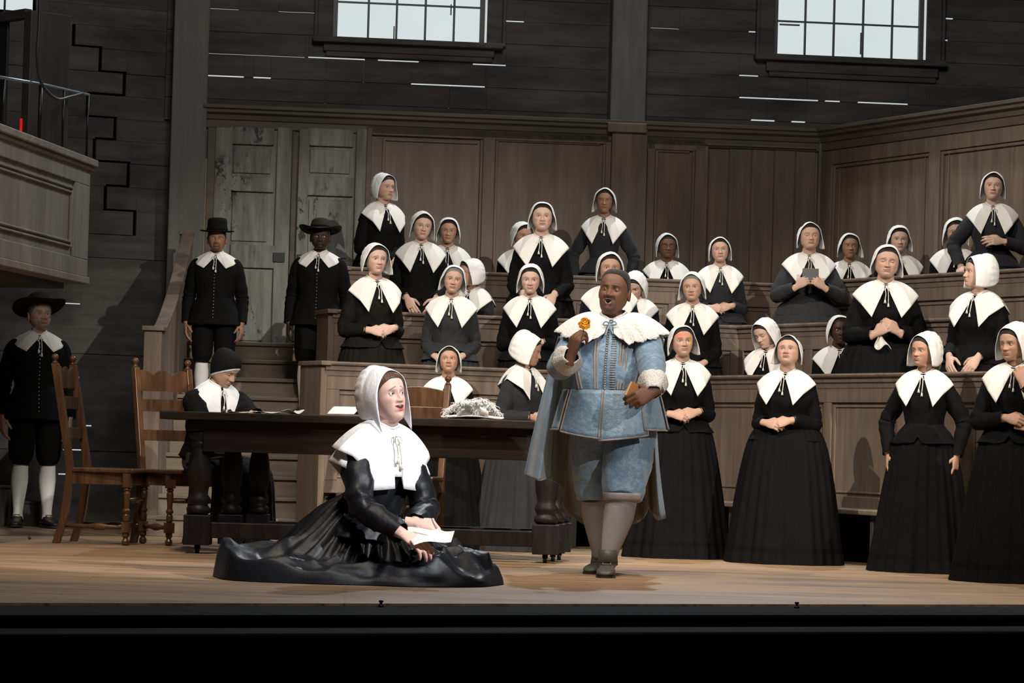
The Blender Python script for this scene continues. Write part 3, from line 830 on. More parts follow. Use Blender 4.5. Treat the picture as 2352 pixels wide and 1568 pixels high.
def head_surface(q, h):
    """q = density; returns (grid in head coordinates x,F,z), colours"""
    nu = int(56 * q); nu += nu % 2
    segs = [1, 1, 2, 2, 3, 4, 5, 7, 7, 7, 7, 6, 4, 3, 2, 2, 2]
    ts = []
    for i, s in enumerate(segs):
        n = max(1, int(round(s * q))); ts += [i + k / n for k in range(n)]
    ts.append(len(HR) - 1)
    ts = np.array(ts); base = np.array(HR, float)
    ii = np.clip(ts.astype(int), 0, len(HR) - 2); f = (ts - ii)[:, None]
    p0 = base[np.clip(ii - 1, 0, None)]; p1 = base[ii]; p2 = base[ii + 1]; p3 = base[np.clip(ii + 2, None, len(HR) - 1)]
    Rr = .5 * (2 * p1 + (-p0 + p2) * f + (2 * p0 - 5 * p1 + 4 * p2 - p3) * f * f + (-p0 + 3 * p1 - 3 * p2 + p3) * f ** 3)
    t = np.linspace(-np.pi, np.pi, nu, endpoint=False)
    a = t - .62 * np.sin(t)
    zf, zb, Ff, Bk, W = [Rr[:, k][:, None] for k in range(5)]
    W = W * h.get('wide', 1)
    jawk = h.get('jowl', 0)
    W = W + jawk * np.exp(-((ts[:, None] - 11) / 2.4) ** 2) * 1.0
    if h.get('double'): # fuller under the chin
        Ff = Ff + h['double'] * np.exp(-((ts[:, None] - 15) / 1.6) ** 2)
    sa, ca = np.sin(a)[None], np.cos(a)[None]
    x = W * np.sign(sa) * np.abs(sa) ** .92
    F = np.where(ca > 0, Ff * np.abs(ca) ** .82, -Bk * np.abs(ca) ** .95)
    z = zf + (zb - zf) * (1 - ca) / 2
    ts2 = ts[:, None] + 0 * a[None]
    front = (ca > 0) * (ts2 < 13.2)
    ax = np.abs(x)
    # mouth opening lowers the chin
    mo = h.get('open', 0.0)
    # nose
    nz = np.interp(-z, [-2.6, -1.4, -.4, .6, 1.6, 2.6, 3.3, 3.9, 4.4, 5.0], [0, .25, .55, 1.0, 1.55, 2.15, 2.45, 2.15, .75, 0])
    ns = np.interp(-z, [-2, 0, 2, 3.3, 4.2], [.75, .7, .95, 1.25, 1.35]) * h.get('nose', 1)
    d = nz * np.exp(-(ax / ns) ** 2.2)
    d += .95 * ga(ax - 1.45 * h.get('nose', 1), .62) * ga(z + 3.5, .75)
    # sockets, brow, cheeks, philtrum, chin
    d += -1.0 * ga(ax - 2.9, 1.7) * ga(z + .1, 1.25)
    d += .45 * ga(ax - 2.8, 2.2) * ga(z - 2.2, .9)
    d += .55 * ga(ax - 4.3, 1.9) * ga(z + 3.0, 1.7)
    d += -.30 * ga(ax - 2.6, .7) * ga(z + 5.2, 1.4) * h.get('fold', 1)
    d += .45 * ga(x, 1.9) * ga(z + 9.3, 1.3)
    d += -.25 * ga(x, 1.8) * ga(z + 7.9, .5)
    ly = -6.15
    wl = 2.55 * h.get('lipw', 1)
    lensU = np.clip(1 - (x / wl) ** 2, 0, 1)
    up = .50 * np.exp(-((z - (ly + .42 + mo * .25)) / .42) ** 2) * lensU ** .5
    lo = .62 * np.exp(-((z - (ly - .55 - mo * .75)) / .5) ** 2) * lensU ** .5
    d += up + lo + .5 * ga(x, 3.4) * ga(z - ly, 1.6)
    hole = np.zeros_like(d)
    sm_ = h.get('smile', 0) * .35 * (x / 2.5) ** 2
    zl = z - ly - sm_
    if mo > 0:
        hw = wl * .86; top = .28 + .25 * mo; bot = .18 + mo
        prof = np.clip(1 - (x / hw) ** 2, 0, 1)
        hole = sm(top * prof - zl, -.06, .14) * sm(zl + bot * prof, -.06, .14) * (ax < hw) * front
        d = d * (1 - hole) - 1.9 * hole
    else:
        d += -.35 * np.exp(-(zl / .16) ** 2) * (ax < wl)
    F0 = F.copy()
    F = F + np.where(front, d * np.clip(ca * 1.6, 0, 1), 0)
    # eyes
    eo = h.get('eyes', 1.0) * .86; ex, ez, er = 3.1, 0.0, 1.22
    Fe = 7.0
    dd = np.sqrt((ax - ex) ** 2 + (z - ez) ** 2)
    cap = Fe + np.sqrt(np.clip((er + .12) ** 2 - dd ** 2, 0, None))
    lidzone = (dd < er + .1) & front
    F = np.where(lidzone, np.maximum(F, cap), F)
    q_ = np.clip(1 - ((ax - ex) / 1.42) ** 2, 0, 1)
    upl, lol = .58 * eo, .36 * eo
    eyeopen = (z - ez < upl * q_) & (z - ez > -lol * q_) & (np.abs(ax - ex) < 1.42) & front & (eo > .12)
    F = np.where(eyeopen, Fe - .1, F)
    # colours
    sk = np.array(h['skin'], float); C = np.tile(sk, (*F.shape, 1))
    def mix(C, col, k): return C + (np.array(col) - C) * np.clip(k, 0, 1)[..., None]
    red = np.array(h.get('blush', sk * np.array((1.05, .72, .68))))
    C = mix(C, red, .55 * ga(ax - 4.4, 1.7) * ga(z + 2.8, 1.8) * front)
    C = mix(C, red, .45 * ga(x, 1.4) * ga(z + 3.4, .9) * front)
    lipc = np.array(h.get('lips', sk * np.array((.85, .42, .42))))
    lipm = (1 - sm(zl - (.62 + mo * .3) * lensU ** .8, -.12, .14)) * sm(zl + (.85 + mo * 1.15) * lensU ** .7, -.14, .12) * (1 - sm(ax, wl * .92, wl * 1.02)) * front
    C = mix(C, lipc, lipm * .85)
    if mo <= 0: C = mix(C, sk * .25, .8 * np.exp(-(zl / .14) ** 2) * (ax < wl) * front)
    C = mix(C, (.03, .006, .006), hole * front)
    bc = np.array(h.get('brow', (.05, .03, .02)))
    sad = h.get('sad', .3)
    bz = 2.0 + .35 * (1 - ((ax - 3.0) / 2.2) ** 2) - sad * (ax - 2.4) * .42 + h.get('browup', 0)
    C = mix(C, bc, h.get('browk', .65) * ga(z - bz, .30) * sm(ax, .9, 1.5) * (1 - sm(ax, 4.2, 5.1)) * front)
    lash = np.abs(z - ez - upl * q_) if eo > .12 else np.abs(z - ez + .15 + .2 * q_)
    C = mix(C, (.02, .012, .01), .85 * np.exp(-(lash / .17) ** 2) * (np.abs(ax - ex) < 1.5) * front)
    C = mix(C, (.05, .03, .025), .45 * np.exp(-(np.abs(z - ez + lol * q_) / .14) ** 2) * (np.abs(ax - ex) < 1.4) * front * (eo > .12))
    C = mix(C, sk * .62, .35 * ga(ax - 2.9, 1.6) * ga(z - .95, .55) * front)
    bd = h.get('beard')
    if bd is not None:
        m_ = (sm(-z, 4.3, 5.2) * (ax < 4.2) * front * (1 - lipm) * sm(F, 5.0, 7.5))
        m_ = np.maximum(m_ * (np.abs(z + 6.2) < 9), 0)
        if h.get('goatee'): m_ = m_ * (ax < 3.2 + 0 * z) * (z < -4.4)
        C = mix(C, bd, m_ * h.get('beardk', .7))
    if 'patch' in h: # coloured light painted into the skin tone of brow / cheek
        for (cx, cz, sx, sz, pc, k) in h['patch']:
            C = mix(C, pc, k * ga(x - cx, sx) * ga(z - cz, sz) * front)
    # drop of the jaw
    if mo > 0: z = z - mo * 1.25 * sm(-z, 6.2, 9.0) * front * 1.0 - mo * 1.25 * (1 - front) * sm(ts2, 12, 14) * (ca > 0)
    z = z * h.get('tall', .94)
    return np.stack([x, F, z], -1), C, (F0, ax, ca, ts2), nu

def head_xf(hyaw, hpitch, hroll):
    """rotation about the base of the skull; pitch>0 looks down, yaw>0 turns to the figure's left"""
    return (Matrix.Rotation(hyaw, 3, 'Z') @ Matrix.Rotation(hpitch, 3, 'X') @ Matrix.Rotation(hroll, 3, 'Y'))
def place_head(G, Rm, w=None):
    """head coords (x,F,z) -> body coords (x,y=-F,z); rotates about pivot with weight w"""
    Pt = np.stack([G[..., 0], -G[..., 1], G[..., 2]], -1)
    piv = np.array((0, 2.5, -7.0))
    Rn = np.array(Rm)
    Q = (Pt - piv) @ Rn.T + piv
    if w is not None: Q = Pt + (Q - Pt) * w[..., None]
    return Q + np.array((0, -HF, HZ))

TORSO_F = [(138.6, 6.3, 5.6, 6.0), (136.6, 9.0, 6.8, 7.4), (134.2, 12.6, 7.8, 8.6), (131.0, 15.4, 9.0, 9.4), (127, 16.4, 10.4, 9.8), (121, 16.4, 12.0, 9.6), (116, 16.0, 12.2, 9.2), (109, 14.0, 10.6, 8.8), (102.5, 13.0, 10.0, 8.8)]
TORSO_M = [(138.6, 6.8, 6.0, 6.6), (136.6, 10.5, 7.2, 8.0), (134.4, 15.5, 8.4, 9.2), (131.5, 19.0, 9.8, 10.0), (127, 20.2, 11.2, 10.6), (121, 19.4, 12.2, 10.4), (116, 18.2, 12.2, 10.0), (109, 17.0, 11.6, 9.6), (102.5, 16.2, 11.2, 9.6)]
def ell(z, W, Fr, Bk, n=48, pw=.9, cy=0):
    a = np.linspace(-np.pi, np.pi, n, endpoint=False)
    return np.stack([W * np.sign(np.sin(a)) * np.abs(np.sin(a)) ** pw, cy - np.where(np.cos(a) > 0, Fr, Bk) * np.sign(np.cos(a)) * np.abs(np.cos(a)) ** pw, np.full(n, z)], -1)

# ---- hands: voxel-remeshed templates. wrist at origin, fingers +Y, back of hand +Z, thumb on +X side (a left hand, palm down)
HANDS = {}
def hand_template(kind):
    if kind in HANDS: return HANDS[kind]
    curls = {'relaxed': [(.35, .35, .25), (.45, .4, .3), (.5, .45, .3), (.55, .5, .3)],
             'clasp': [(.75, .8, .4), (.8, .85, .45), (.85, .85, .45), (.9, .85, .45)],
             'hold': [(.55, .75, .4), (.65, .85, .5), (.75, .95, .55), (.85, 1.0, .6)],
             'pinch': [(.95, .75, .35), (.75, .95, .5), (.9, 1.1, .6), (1.0, 1.15, .6)],
             'flat': [(.12, .15, .1), (.15, .2, .12), (.18, .22, .14), (.25, .25, .18)]}[kind]
    mb = MB()
    mb.grid(np.array([[(w_ * math.cos(t) + sx, y, h_ * math.sin(t) + sz) for t in np.linspace(0, 2 * np.pi, 20, endpoint=False)]
                      for y, w_, h_, sx, sz in ((-4.5, 2.6, 2.2, 0, 0), (-3, 2.6, 2.1, 0, 0), (0, 2.7, 1.9, 0, 0), (1.5, 3.1, 1.75, .1, 0), (4, 3.9, 1.6, .2, 0), (6.5, 4.1, 1.4, .1, 0), (8.3, 4.0, 1.2, 0, 0), (9.0, 3.6, .9, 0, -.1))]), True, True, True)
    mb.sphere((2.3, 3.0, -.9), 1.9, 12, 8, sc=(1, 1.5, .9))
    base = [(2.95, 8.3, .98), (1.0, 8.9, 1.02), (-1.0, 8.7, .98), (-2.85, 7.9, .88)]
    lens = [(4.2, 2.5, 2.0), (4.6, 2.9, 2.1), (4.3, 2.7, 2.0), (3.4, 2.0, 1.8)]
    for k in range(4):
        x, y, r = base[k]; p = Vector((x, y - 1.2, 0)); ang = 0; pts = [p.copy()]; p = Vector((x, y, 0)); pts.append(p.copy()); sp = (x) * .035
        for j in range(3):
            ang += curls[k][j] * 1.0
            dv = Vector((sp * math.cos(ang), math.cos(ang), -math.sin(ang))).normalized()
            for s_ in (.5, 1): pts.append(p + dv * lens[k][j] * s_)
            p = p + dv * lens[k][j]
        rad = [r * .9, r, r * .98, r * 1.02, r * .9, r * .92, r * .82, r * .66]
        mb.tube(pts, rad, 10); mb.sphere(tuple(p), r * .66, 10, 6)
    th = {'relaxed': (.55, .5), 'clasp': (.5, 1.0), 'hold': (.65, 1.1), 'pinch': (.75, 1.35), 'flat': (.7, .15)}[kind]
    p = Vector((2.2, 1.8, -.7)); d1 = Vector((math.sin(th[0] + .35), math.cos(th[0] + .35), -.35)).normalized()
    p1 = p + d1 * 3.8; d2 = Vector((math.sin(.35) * (1 - th[1] * .6), .9, -.25 - th[1] * .55)).normalized(); p2 = p1 + d2 * 3.0
    d3 = (d2 + Vector((-.35 * th[1], 0, -.15))).normalized(); p3 = p2 + d3 * 2.3
    mb.tube([p, (p + p1) / 2, p1, (p1 + p2) / 2, p2, (p2 + p3) / 2, p3], [1.5, 1.35, 1.2, 1.1, 1.1, 1.0, .75], 10); mb.sphere(tuple(p3), .75, 10, 6)
    o = mb.build('hand_tmp', ['linen'])
    md = o.modifiers.new('r', 'REMESH'); md.mode = 'VOXEL'; md.voxel_size = .36; md.use_smooth_shade = True
    dg = bpy.context.evaluated_depsgraph_get(); ev = o.evaluated_get(dg); me = ev.to_mesh()
    V = np.array([v.co[:] for v in me.vertices]); F = [tuple(p_.vertices) for p_ in me.polygons]
    # light smoothing
    nb = [[] for _ in V]
    for e_ in me.edges: a_, b_ = e_.vertices; nb[a_].append(b_); nb[b_].append(a_)
    idx = np.array([(n_ + [i] * 8)[:8] for i, n_ in enumerate(nb)])
    for _ in range(2): V = V * .5 + V[idx].mean(1) * .5
    ev.to_mesh_clear(); m_ = o.data; bpy.data.objects.remove(o); bpy.data.meshes.remove(m_)
    HANDS[kind] = (V, F); return HANDS[kind]
def hand_matrix(w_, d, n, side, s=1.0):
    """side +1 = figure's left hand, thumb on +X of the template when back faces +Z, fingers +Y"""
    d = Vector(d).normalized(); n = Vector(n); n = (n - d * n.dot(d)).normalized(); x = d.cross(n)
    M = Matrix((x, d, n)).transposed().to_4x4() @ Matrix.Diagonal((s * side, s, s, 1))
    return Matrix.Translation(Vector(w_)) @ M

def arm_ik(S, T, L1, L2, hint):
    S, T = Vector(S), Vector(T); d = T - S; L = min(d.length, (L1 + L2) * .999); dn = d.normalized()
    a_ = (L1 * L1 - L2 * L2 + L * L) / (2 * L); h_ = math.sqrt(max(L1 * L1 - a_ * a_, 0))
    hv = Vector(hint); hv = (hv - dn * hv.dot(dn)).normalized()
    return S + dn * a_ + hv * h_, S + dn * L

class Fig:
    def __init__(s, label, px, ptop, Y, zfloor, yaw=0, male=False, group=None, top=166.4, K=None, sit=0, name='person', lean=(0, 0, 0), torso=None, cat='person', xy=None):
        """standing height of the model is `top` cm; sit lowers it by `sit` cm"""
        q = P(px, ptop, Y) if xy is None else Vector(xy)
        s.sit = sit
        s.K = (q.z - zfloor) / (top - sit) if K is None else K
        s.zf = zfloor; s.loc = Vector((q.x, Y, zfloor)); s.yaw = R(yaw); s.male = male
        s.root = empty(name, tuple(s.loc), s.yaw, label, cat, group)
        s.M = Matrix.Scale(s.K, 4) @ Matrix.Translation((0, 0, -sit))
        s.lean = lean; s.tor = torso or (TORSO_M if male else TORSO_F)
        s.ML = Matrix.Translation((0, 0, 100)) @ Euler((R(lean[0]), R(lean[1]), R(lean[2]))).to_matrix().to_4x4() @ Matrix.Translation((0, 0, -100))
        s.inv = (Matrix.Translation(s.loc) @ Matrix.Rotation(s.yaw, 4, 'Z') @ s.M).inverted()
        s.body = MB(); s.arms = {}
    def loc_of(s, wpt):                       # world point -> local cm
        return s.inv @ Vector(wpt)
    def lv(s, v):                             # world direction -> local
        return Matrix.Rotation(-s.yaw, 3, 'Z') @ Vector(v)
    def put(s, mb, name, mats, **k):
        return mb.build(name, mats, s.root, M=s.M, **k)
    def L(s, G): return xf(G, s.ML)           # lean the upper body
    def head(s, h, hyaw=0, hpitch=0, hroll=0, q=1.0, gaze=(0, 0), hs=1.0):
        s.h = h; s.hs = hs
        s.Rm = head_xf(R(hyaw), R(hpitch), R(hroll)); s.q = q
        G, C, aux, nu = head_surface(q, h)
        G = G * hs
        ts2 = aux[3]; w_ = 1 - sm(ts2, 13.5, 17.0)
        Hp = place_head(G, s.Rm, w_)
        # neck and torso continue the same rings
        n = nu; t = np.linspace(-np.pi, np.pi, nu, endpoint=False); a = t - .62 * np.sin(t)
        rows = []
        for z, W, Fr, Bk in s.tor:
            r = np.stack([(W - 1.3) * np.sin(a), -np.where(np.cos(a) > 0, Fr - 1.3, Bk - 1.3) * np.cos(a), np.full(nu, z)], -1)
            rows.append(r)
        T = np.array(rows); CT = np.tile(np.array(h['skin'], float), (*T.shape[:2], 1))
        s.body.grid(s.L(np.vstack([Hp, T])), True, True, True, 0, np.vstack([C, CT]), flip=True)
        # eyeballs
        if h.get('eyes', 1) > .12:
            for sx in (-1, 1):
                th = np.linspace(.03, np.pi - .03, 18); ph = np.linspace(0, 2 * np.pi, 24, endpoint=False)
                D = np.array([[(math.sin(t_) * math.cos(p_), math.cos(t_), math.sin(t_) * math.sin(p_)) for p_ in ph] for t_ in th])
                g = Euler((R(gaze[1]), 0, R(-gaze[0]))).to_matrix(); D = D @ np.array(g).T
                ang = np.arccos(np.clip(np.array([[math.cos(t_)] * 24 for t_ in th]), -1, 1))
                Ce = np.where((ang < .22)[..., None], (.008, .006, .005), np.where((ang < .56)[..., None], h.get('iris', (.06, .035, .02)), h.get('sclera', (.50, .45, .43))))
                Gp = D * 1.22 + np.array((3.1 * sx, 7.0, 0)); Gp = Gp * hs
                s.body.grid(s.L(place_head(Gp, s.Rm)), True, True, True, 0, Ce)
        # ears
        if h.get('ears', True):
            for sx in (-1, 1):
                a2 = np.linspace(0, 2 * np.pi, 14, endpoint=False); rr = []
                for k, (o_, sc_, dp) in enumerate(((0, .8, 0), (.6, 1.0, 0), (1.2, 1.08, .0), (1.5, .95, 0), (1.1, .72, 0), (.7, .4, 0), (.65, .1, 0))):
                    rr.append([(sx * (6.9 * h.get('wide', 1) + o_ + .25 * math.cos(t_)), -1.2 - .45 * o_ + 1.6 * sc_ * math.cos(t_), -1.4 + 3.1 * sc_ * math.sin(t_) * (1 if math.sin(t_) > 0 else .95)) for t_ in a2])
                s.body.grid(s.L(place_head(np.array(rr) * hs, s.Rm)), True, False, True, 0, np.array(h['skin']) * np.array((1, .88, .85)), flip=sx > 0)
        if h.get('teeth'):
            t_ = np.linspace(-1, 1, 24); G = [[(1.9 * k, 9.15 - 1.3 * k * k, -5.50 - dz + .16 * k * k) for k in t_] for dz in np.linspace(0, .85, 4)]
            s.body.grid(s.L(place_head(np.array(G) * hs, s.Rm)), False, mat=0, col=(.8, .77, .72))
        s.aux = aux; s.HG = G if False else None
        s.Hgrid = (head_surface(max(1.3, q * .8), dict(h, open=0)))
    def hair(s, mat, thick=.6, line=3.8, slope=1.25, parent=None, name='hair', rip=.12):
        G, C, aux, nu = s.Hgrid
        k = aux[3][:, 0] < 12.5; G = G[k]
        x, F, z = G[..., 0], G[..., 1], G[..., 2]
        g = z - slope * F + line + .35 * np.sin(x * 1.1 + F) * .3
        o = np.clip(g * .45, -.5, thick)
        ctr = np.array((0, -.5, 1.0)); D = G - ctr; D /= np.linalg.norm(D, axis=-1)[..., None]
        o = o + rip * np.sin(x * 5 + F * 2) * (o > .1)
        Q = (G + D * o[..., None]) * s.hs
        mb = MB(); mb.grid(s.L(place_head(Q, s.Rm)), True, True, False, flip=True)
        return s.put(mb, name, mat)
    def cap(s, bag=0.0, mat='linen_cap', flare=1.0, fwd=0.0, size=1.0, seed=0, lap=1.0, drop=0.0, lapw=.40):
        """linen coif framing the face"""
        nphi, nv = 57, 34
        PH = R(128); phi = np.linspace(-PH, PH, nphi)[None]; v = np.linspace(0, 1, nv)[:, None]
        th = v * (np.pi / 2) * .995
        Fr = 7.3 + fwd - 1.55 * (1 - np.cos(phi)) * .9
        Fb = -11.0 - 3.8 * bag
        F = Fr + (Fb - Fr) * np.sin(th) ** 1.05
        Rr = np.cos(th) ** .62 * (1 + (.30 + .12 * bag) * np.sin(2 * th))
        e = np.clip((np.abs(phi) - R(78)) / R(50), 0, 1)
        gath = np.clip((v - .30) / .15, 0, 1)
        Rr = Rr + gath * .018 * (1 + bag) * np.sin(phi * 17 + seed + 1.5 * np.sin(phi * 3 + seed)) * np.cos(th) ** .5
        Rr = Rr - .045 * np.exp(-((v - .27) / .035) ** 2) * (1 - e)       # seam where the band meets the crown
        Rr = Rr + .02 * np.sin(phi * 5 + seed) * (1 - gath)
        x = 8.5 * Rr * np.sin(phi); z = .3 + (10.3 * Rr) * np.cos(phi)
        z = np.where(z < .6, .6 + (z - .6) * (1.0 + .25 * (1 - v)), z)
        k = np.clip(1 - v / lapw, 0, 1)
        x = x + np.sign(phi) * (e ** 1.2 * k * 4.6 * flare + e * .8)
        z = z - e ** 1.3 * (.4 + k * lap) * 2.2
        F = F + e ** 2 * k * .6 * flare
        z = z + bag * 2.4 * np.exp(-((v - .55) / .3) ** 2) * np.cos(phi / 1.4).clip(0)
        G = np.stack([x * size, F * size + 0 * x, z * size * .97 + 0 * x], -1) * s.hs
        mb = MB(); mb.grid(s.L(place_head(G, s.Rm)), False, mat=0)
        return s.put(mb, 'cap', mat, solid=.28 * s.K)
    def bodice(s, mat, fat=1.0, peplum=10.5, plen=12.0, name='bodice', bust=1.0, split=True, n=64, pw=.88, wide=1.0, hip=None, seams=0, bs=1.0):
        rows = []
        for i, (z, W, Fr, Bk) in enumerate(s.tor):
            f_ = 1 + (fat - 1) * sm(np.array(132 - z), 0, 14)
            rows.append((z, W * f_ * (wide if z < 137 else 1), Fr * f_, Bk * (1 + (f_ - 1) * .6)))
        z, W, Fr, Bk = rows[-1]
        if hip is None:
            rows.append((z - 1.5, W * 1.02, Fr * 1.02, Bk * 1.02))
            for k in (.35, .7, 1): rows.append((z - 1.5 - plen * k, W + peplum * k ** .8, Fr + peplum * .75 * k ** .8, Bk + peplum * .8 * k ** .8))
        else: rows += hip
        r = catmull(np.array(rows), len(rows) * 4)
        G = np.array([ell(zz, a_, b_, c_, n, pw) for zz, a_, b_, c_ in r])
        if split and peplum: # notched front edge of the peplum
            below = G[..., 2] < z - 2; fr = np.exp(-(G[..., 0] / 2.0) ** 2) * (G[..., 1] < 0)
            G[..., 2] += np.where(below, fr * (z - G[..., 2]) * .35, 0)
        W_ = wob(G, .28 * bs, .33, s.loc.x * 3); W_ *= sm(136 - G[..., 2], 0, 6)[..., None]
        G = G + W_
        mb = MB(); mb.grid(s.L(G), True, False, False, flip=True)
        o = s.put(mb, name, mat, solid=.35 * s.K)
        s.rows = rows; return o
    def arm(s, side, T, d, n, hand='relaxed', mat='wool_black', hint=None, r0=7.2, cuff=None, L1=28.5, L2=25, world=False, r1=4.3, skin=None, sh=None, hsz=1.0, puff=1.0, cut=0, name='sleeve', wr=1.0):
        """side +1 = figure's left. T wrist target"""
        if world: T = s.loc_of(T); d = s.lv(d); n = s.lv(n)
        sx = s.tor[3][1] - 1.7 if sh is None else sh
        S = s.ML @ Vector((side * sx, 0, 128.6 if not s.male else 129.6))
        hint = hint or (side * .9, .5, -.6)
        E, Wp = arm_ik(S, T, L1, L2, hint)
        S0 = S + (s.ML.to_3x3() @ Vector((-side * 5, 0, 2.2)))
        ctrl = [S0, S, S * .55 + E * .45, E * .9 + S * .1, E * .88 + Wp * .12, E * .5 + Wp * .5, Wp + (E - Wp).normalized() * (1.0 + cut)]
        rr = [r0 * .68, r0 * .86, r0 * .92 * puff, r0 * .84, r0 * .82, r0 * .72 * puff, r1]
        c4 = catmull([(*c_, r_) for c_, r_ in zip(ctrl, rr)], 40)
        G = tube_grid(c4[:, :3], c4[:, 3], 24)
        t_ = np.linspace(0, 1, 40)[:, None]
        k = np.exp(-((t_ - .55) / .16) ** 2) * .34 + .10
        D = G - c4[:, None, :3]; D /= np.linalg.norm(D, axis=-1)[..., None] + 1e-6
        G = G + D * (k * wr * np.sin(t_ * 48 + np.linspace(0, 2 * np.pi, 24)[None] * 1.0 + side))[..., None]
        G = G + wob(G, .16 * wr * wr, .42, side * 3)
        mb = MB(); mb.grid(G, True, True, False)
        s.put(mb, name, mat, solid=.0)
        # skin: arm inside the sleeve plus hand, part of the body mesh
        sk = np.array(s.h['skin'] if skin is None else skin)
        s.body.tube([S, S * .5 + E * .5, E, E * .5 + Wp * .5, Wp], [4.2, 3.8, 3.4, 3.0, 2.5], 12, col=sk)
        V, F = hand_template(hand)
        Mx = hand_matrix(Wp, d, n, side, hsz)
        Vt = xf(V, Mx)
        Ch = np.tile(sk, (len(V), 1)); pinkk = np.clip((V[:, 1] - 12) / 6, 0, 1)[:, None] * .35
        Ch = Ch * (1 - pinkk) + Ch * np.array((1.05, .75, .72)) * pinkk
        if side > 0: s.body.add(Vt, F, 0, Ch)
        else: s.body.add(Vt, [f_[::-1] for f_ in F], 0, Ch)
        s.arms[side] = (S, E, Wp, Mx)
        if cuff:
            ax = (Wp - E).normalized()
            mb = MB(); c0 = Wp - ax * 3.4; mb.tube([c0, Wp - ax * .4], [r1 + .35, r1 + .3], 20, caps=False); s.put(mb, 'cuff', cuff, solid=.2 * s.K)
        return Mx
    def collar(s, mat='linen', kind='point', w=1.0, length=1.0, drop=0, mb_only=False, sc=None, lift=0, tie=True, asym=0, name='collar'):
        """falling collar draped over the shoulders"""
        fz = lambda z: z
        if kind == 'point':
            key = [(0.0, (1.0, 6.4, 137.2), (1.1, 7.4, 136), (1.2, 8.4, 134.6)),
                   (.22, (4.2, 5.4, 138.8), (7.2, 11.0, 132), (9.4, 15.4, 114.5)),
                   (.34, (5.4, 3.6, 139.8), (12.5, 10.6, 134.0), (15.2, 13.2, 122.4)),
                   (.46, (5.9, 1.0, 140.8), (15.0, 2.6, 139.2), (20.8, 2.6, 130.2)),
                   (.66, (5.6, -2.4, 141.4), (14, -5.5, 139.0), (17.5, -10, 125)),
                   (.84, (4.0, -4.6, 142.0), (8.5, -9.2, 137), (10, -12.0, 121)), (1.0, (0, -5.8, 142.4), (0, -10.2, 136), (0, -12.4, 120))]
        elif kind == 'square':   # broad bib-like collar with square corners
            key = [(0.0, (.8, 6.2, 138.0), (.8, 8.4, 135), (.9, 9.4, 131.5)),
                   (.16, (2.6, 6.0, 138.6), (2.6, 12.0, 131), (2.4, 15.6, 113.5)),
                   (.34, (4.2, 5.4, 139.2), (10.5, 12.2, 131.5), (15.2, 13.4, 112.0)),
                   (.46, (5.4, 3.4, 139.8), (13.2, 8.6, 134.0), (20.4, 9.6, 119.5)),
                   (.56, (5.9, 1.0, 140.4), (15.0, 2.2, 138.6), (24.0, 1.8, 122.0)),
                   (.72, (5.6, -2.4, 141.2), (13.4, -5.8, 138.2), (21.0, -9.6, 122)),
                   (.86, (4.0, -4.6, 142.0), (8.5, -9.8, 137), (11, -13.0, 115)), (1.0, (0, -5.8, 142.4), (0, -10.8, 136), (0, -13.4, 114))]
        elif kind == 'man':
            key = [(0.0, (.8, 6.8, 139.2), (.9, 8.0, 138), (1.0, 8.8, 136.8)),
                   (.24, (3.8, 6.2, 140.6), (6.8, 9.4, 135.5), (9.4, 12.2, 127.0)),
                   (.38, (5.4, 4.2, 141.4), (10.5, 8.6, 137), (15.6, 9.0, 130.2)),
                   (.52, (6.2, 1.0, 142.2), (12.5, 1.4, 139.6), (18.8, .6, 134.8)),
                   (.75, (5.4, -3.6, 143.4), (10, -7.5, 139), (13.5, -10.5, 130.5)), (1.0, (0, -6.2, 144.2), (0, -9.5, 139), (0, -12.0, 129))]
        elif kind == 'lace':     # very wide scalloped lace collar
            key = [(0.0, (.9, 7.8, 138.0), (1.5, 9.2, 136.5), (2.6, 13.0, 129.5)),
                   (.16, (3.2, 7.6, 139.2), (6.5, 12.6, 134.5), (11.5, 17.4, 123.5)),
                   (.34, (5.8, 5.6, 140.4), (14.5, 13.4, 139.5), (23.0, 17.0, 126.0)),
                   (.52, (7.0, 1.5, 141.8), (18.5, 3.0, 145.0), (32.5, 3.0, 131.0)),
                   (.75, (6.2, -4.0, 143.0), (15, -9.5, 141), (25, -13.0, 127)), (1.0, (0, -7.2, 144.0), (0, -11.5, 138), (0, -14.8, 124))]
        nt_, nv_ = (150, 22) if kind == 'lace' else (72, 16)
        kt = np.array([k[0] for k in key]); tt = np.unique(np.concatenate([np.linspace(0, 1, nt_), kt]))
        def ip(j): return np.stack([np.interp(tt, kt, [k[j][c_] for k in key]) for c_ in range(3)], -1)
        I, Mi, O = ip(1), ip(2), ip(3)
        if lift: 
            for A_ in (I, Mi, O): A_[:, 2] += lift
        O = I + (O - I) * np.array((w, length if kind != 'x' else 1, length)); Mi = I + (Mi - I) * np.array((w, 1, 1))
        fat = s.fatc if hasattr(s, 'fatc') else 1.0
        O[:, 1] *= fat; Mi[:, 1] *= (1 + fat) / 2
        if kind == 'lace':
            ph = np.abs(np.sin(tt * np.pi * 13)) ; ext = 1 + .085 * np.abs(np.sin(tt * np.pi * 9)) + .035 * np.abs(np.sin(tt * np.pi * 27))
            O = I + (O - I) * ext[:, None]
        v = np.linspace(0, 1, nv_)[:, None, None]
        G = (1 - v) ** 2 * I + 2 * v * (1 - v) * Mi + v ** 2 * O
        if kind == 'lace':
            G[..., 1] += .35 * np.sin(tt * 60)[None] * v[..., 0] ** 2
        else: G[..., 1] += .25 * np.sin(tt * 22 + s.loc.x * 5)[None] * v[..., 0] ** 2
        mb = MB()
        for sd in (-1, 1):
            Q = np.stack([G[..., 0] * sd, -G[..., 1], G[..., 2]], -1)
            mb.grid(s.L(Q), False, flip=sd > 0)
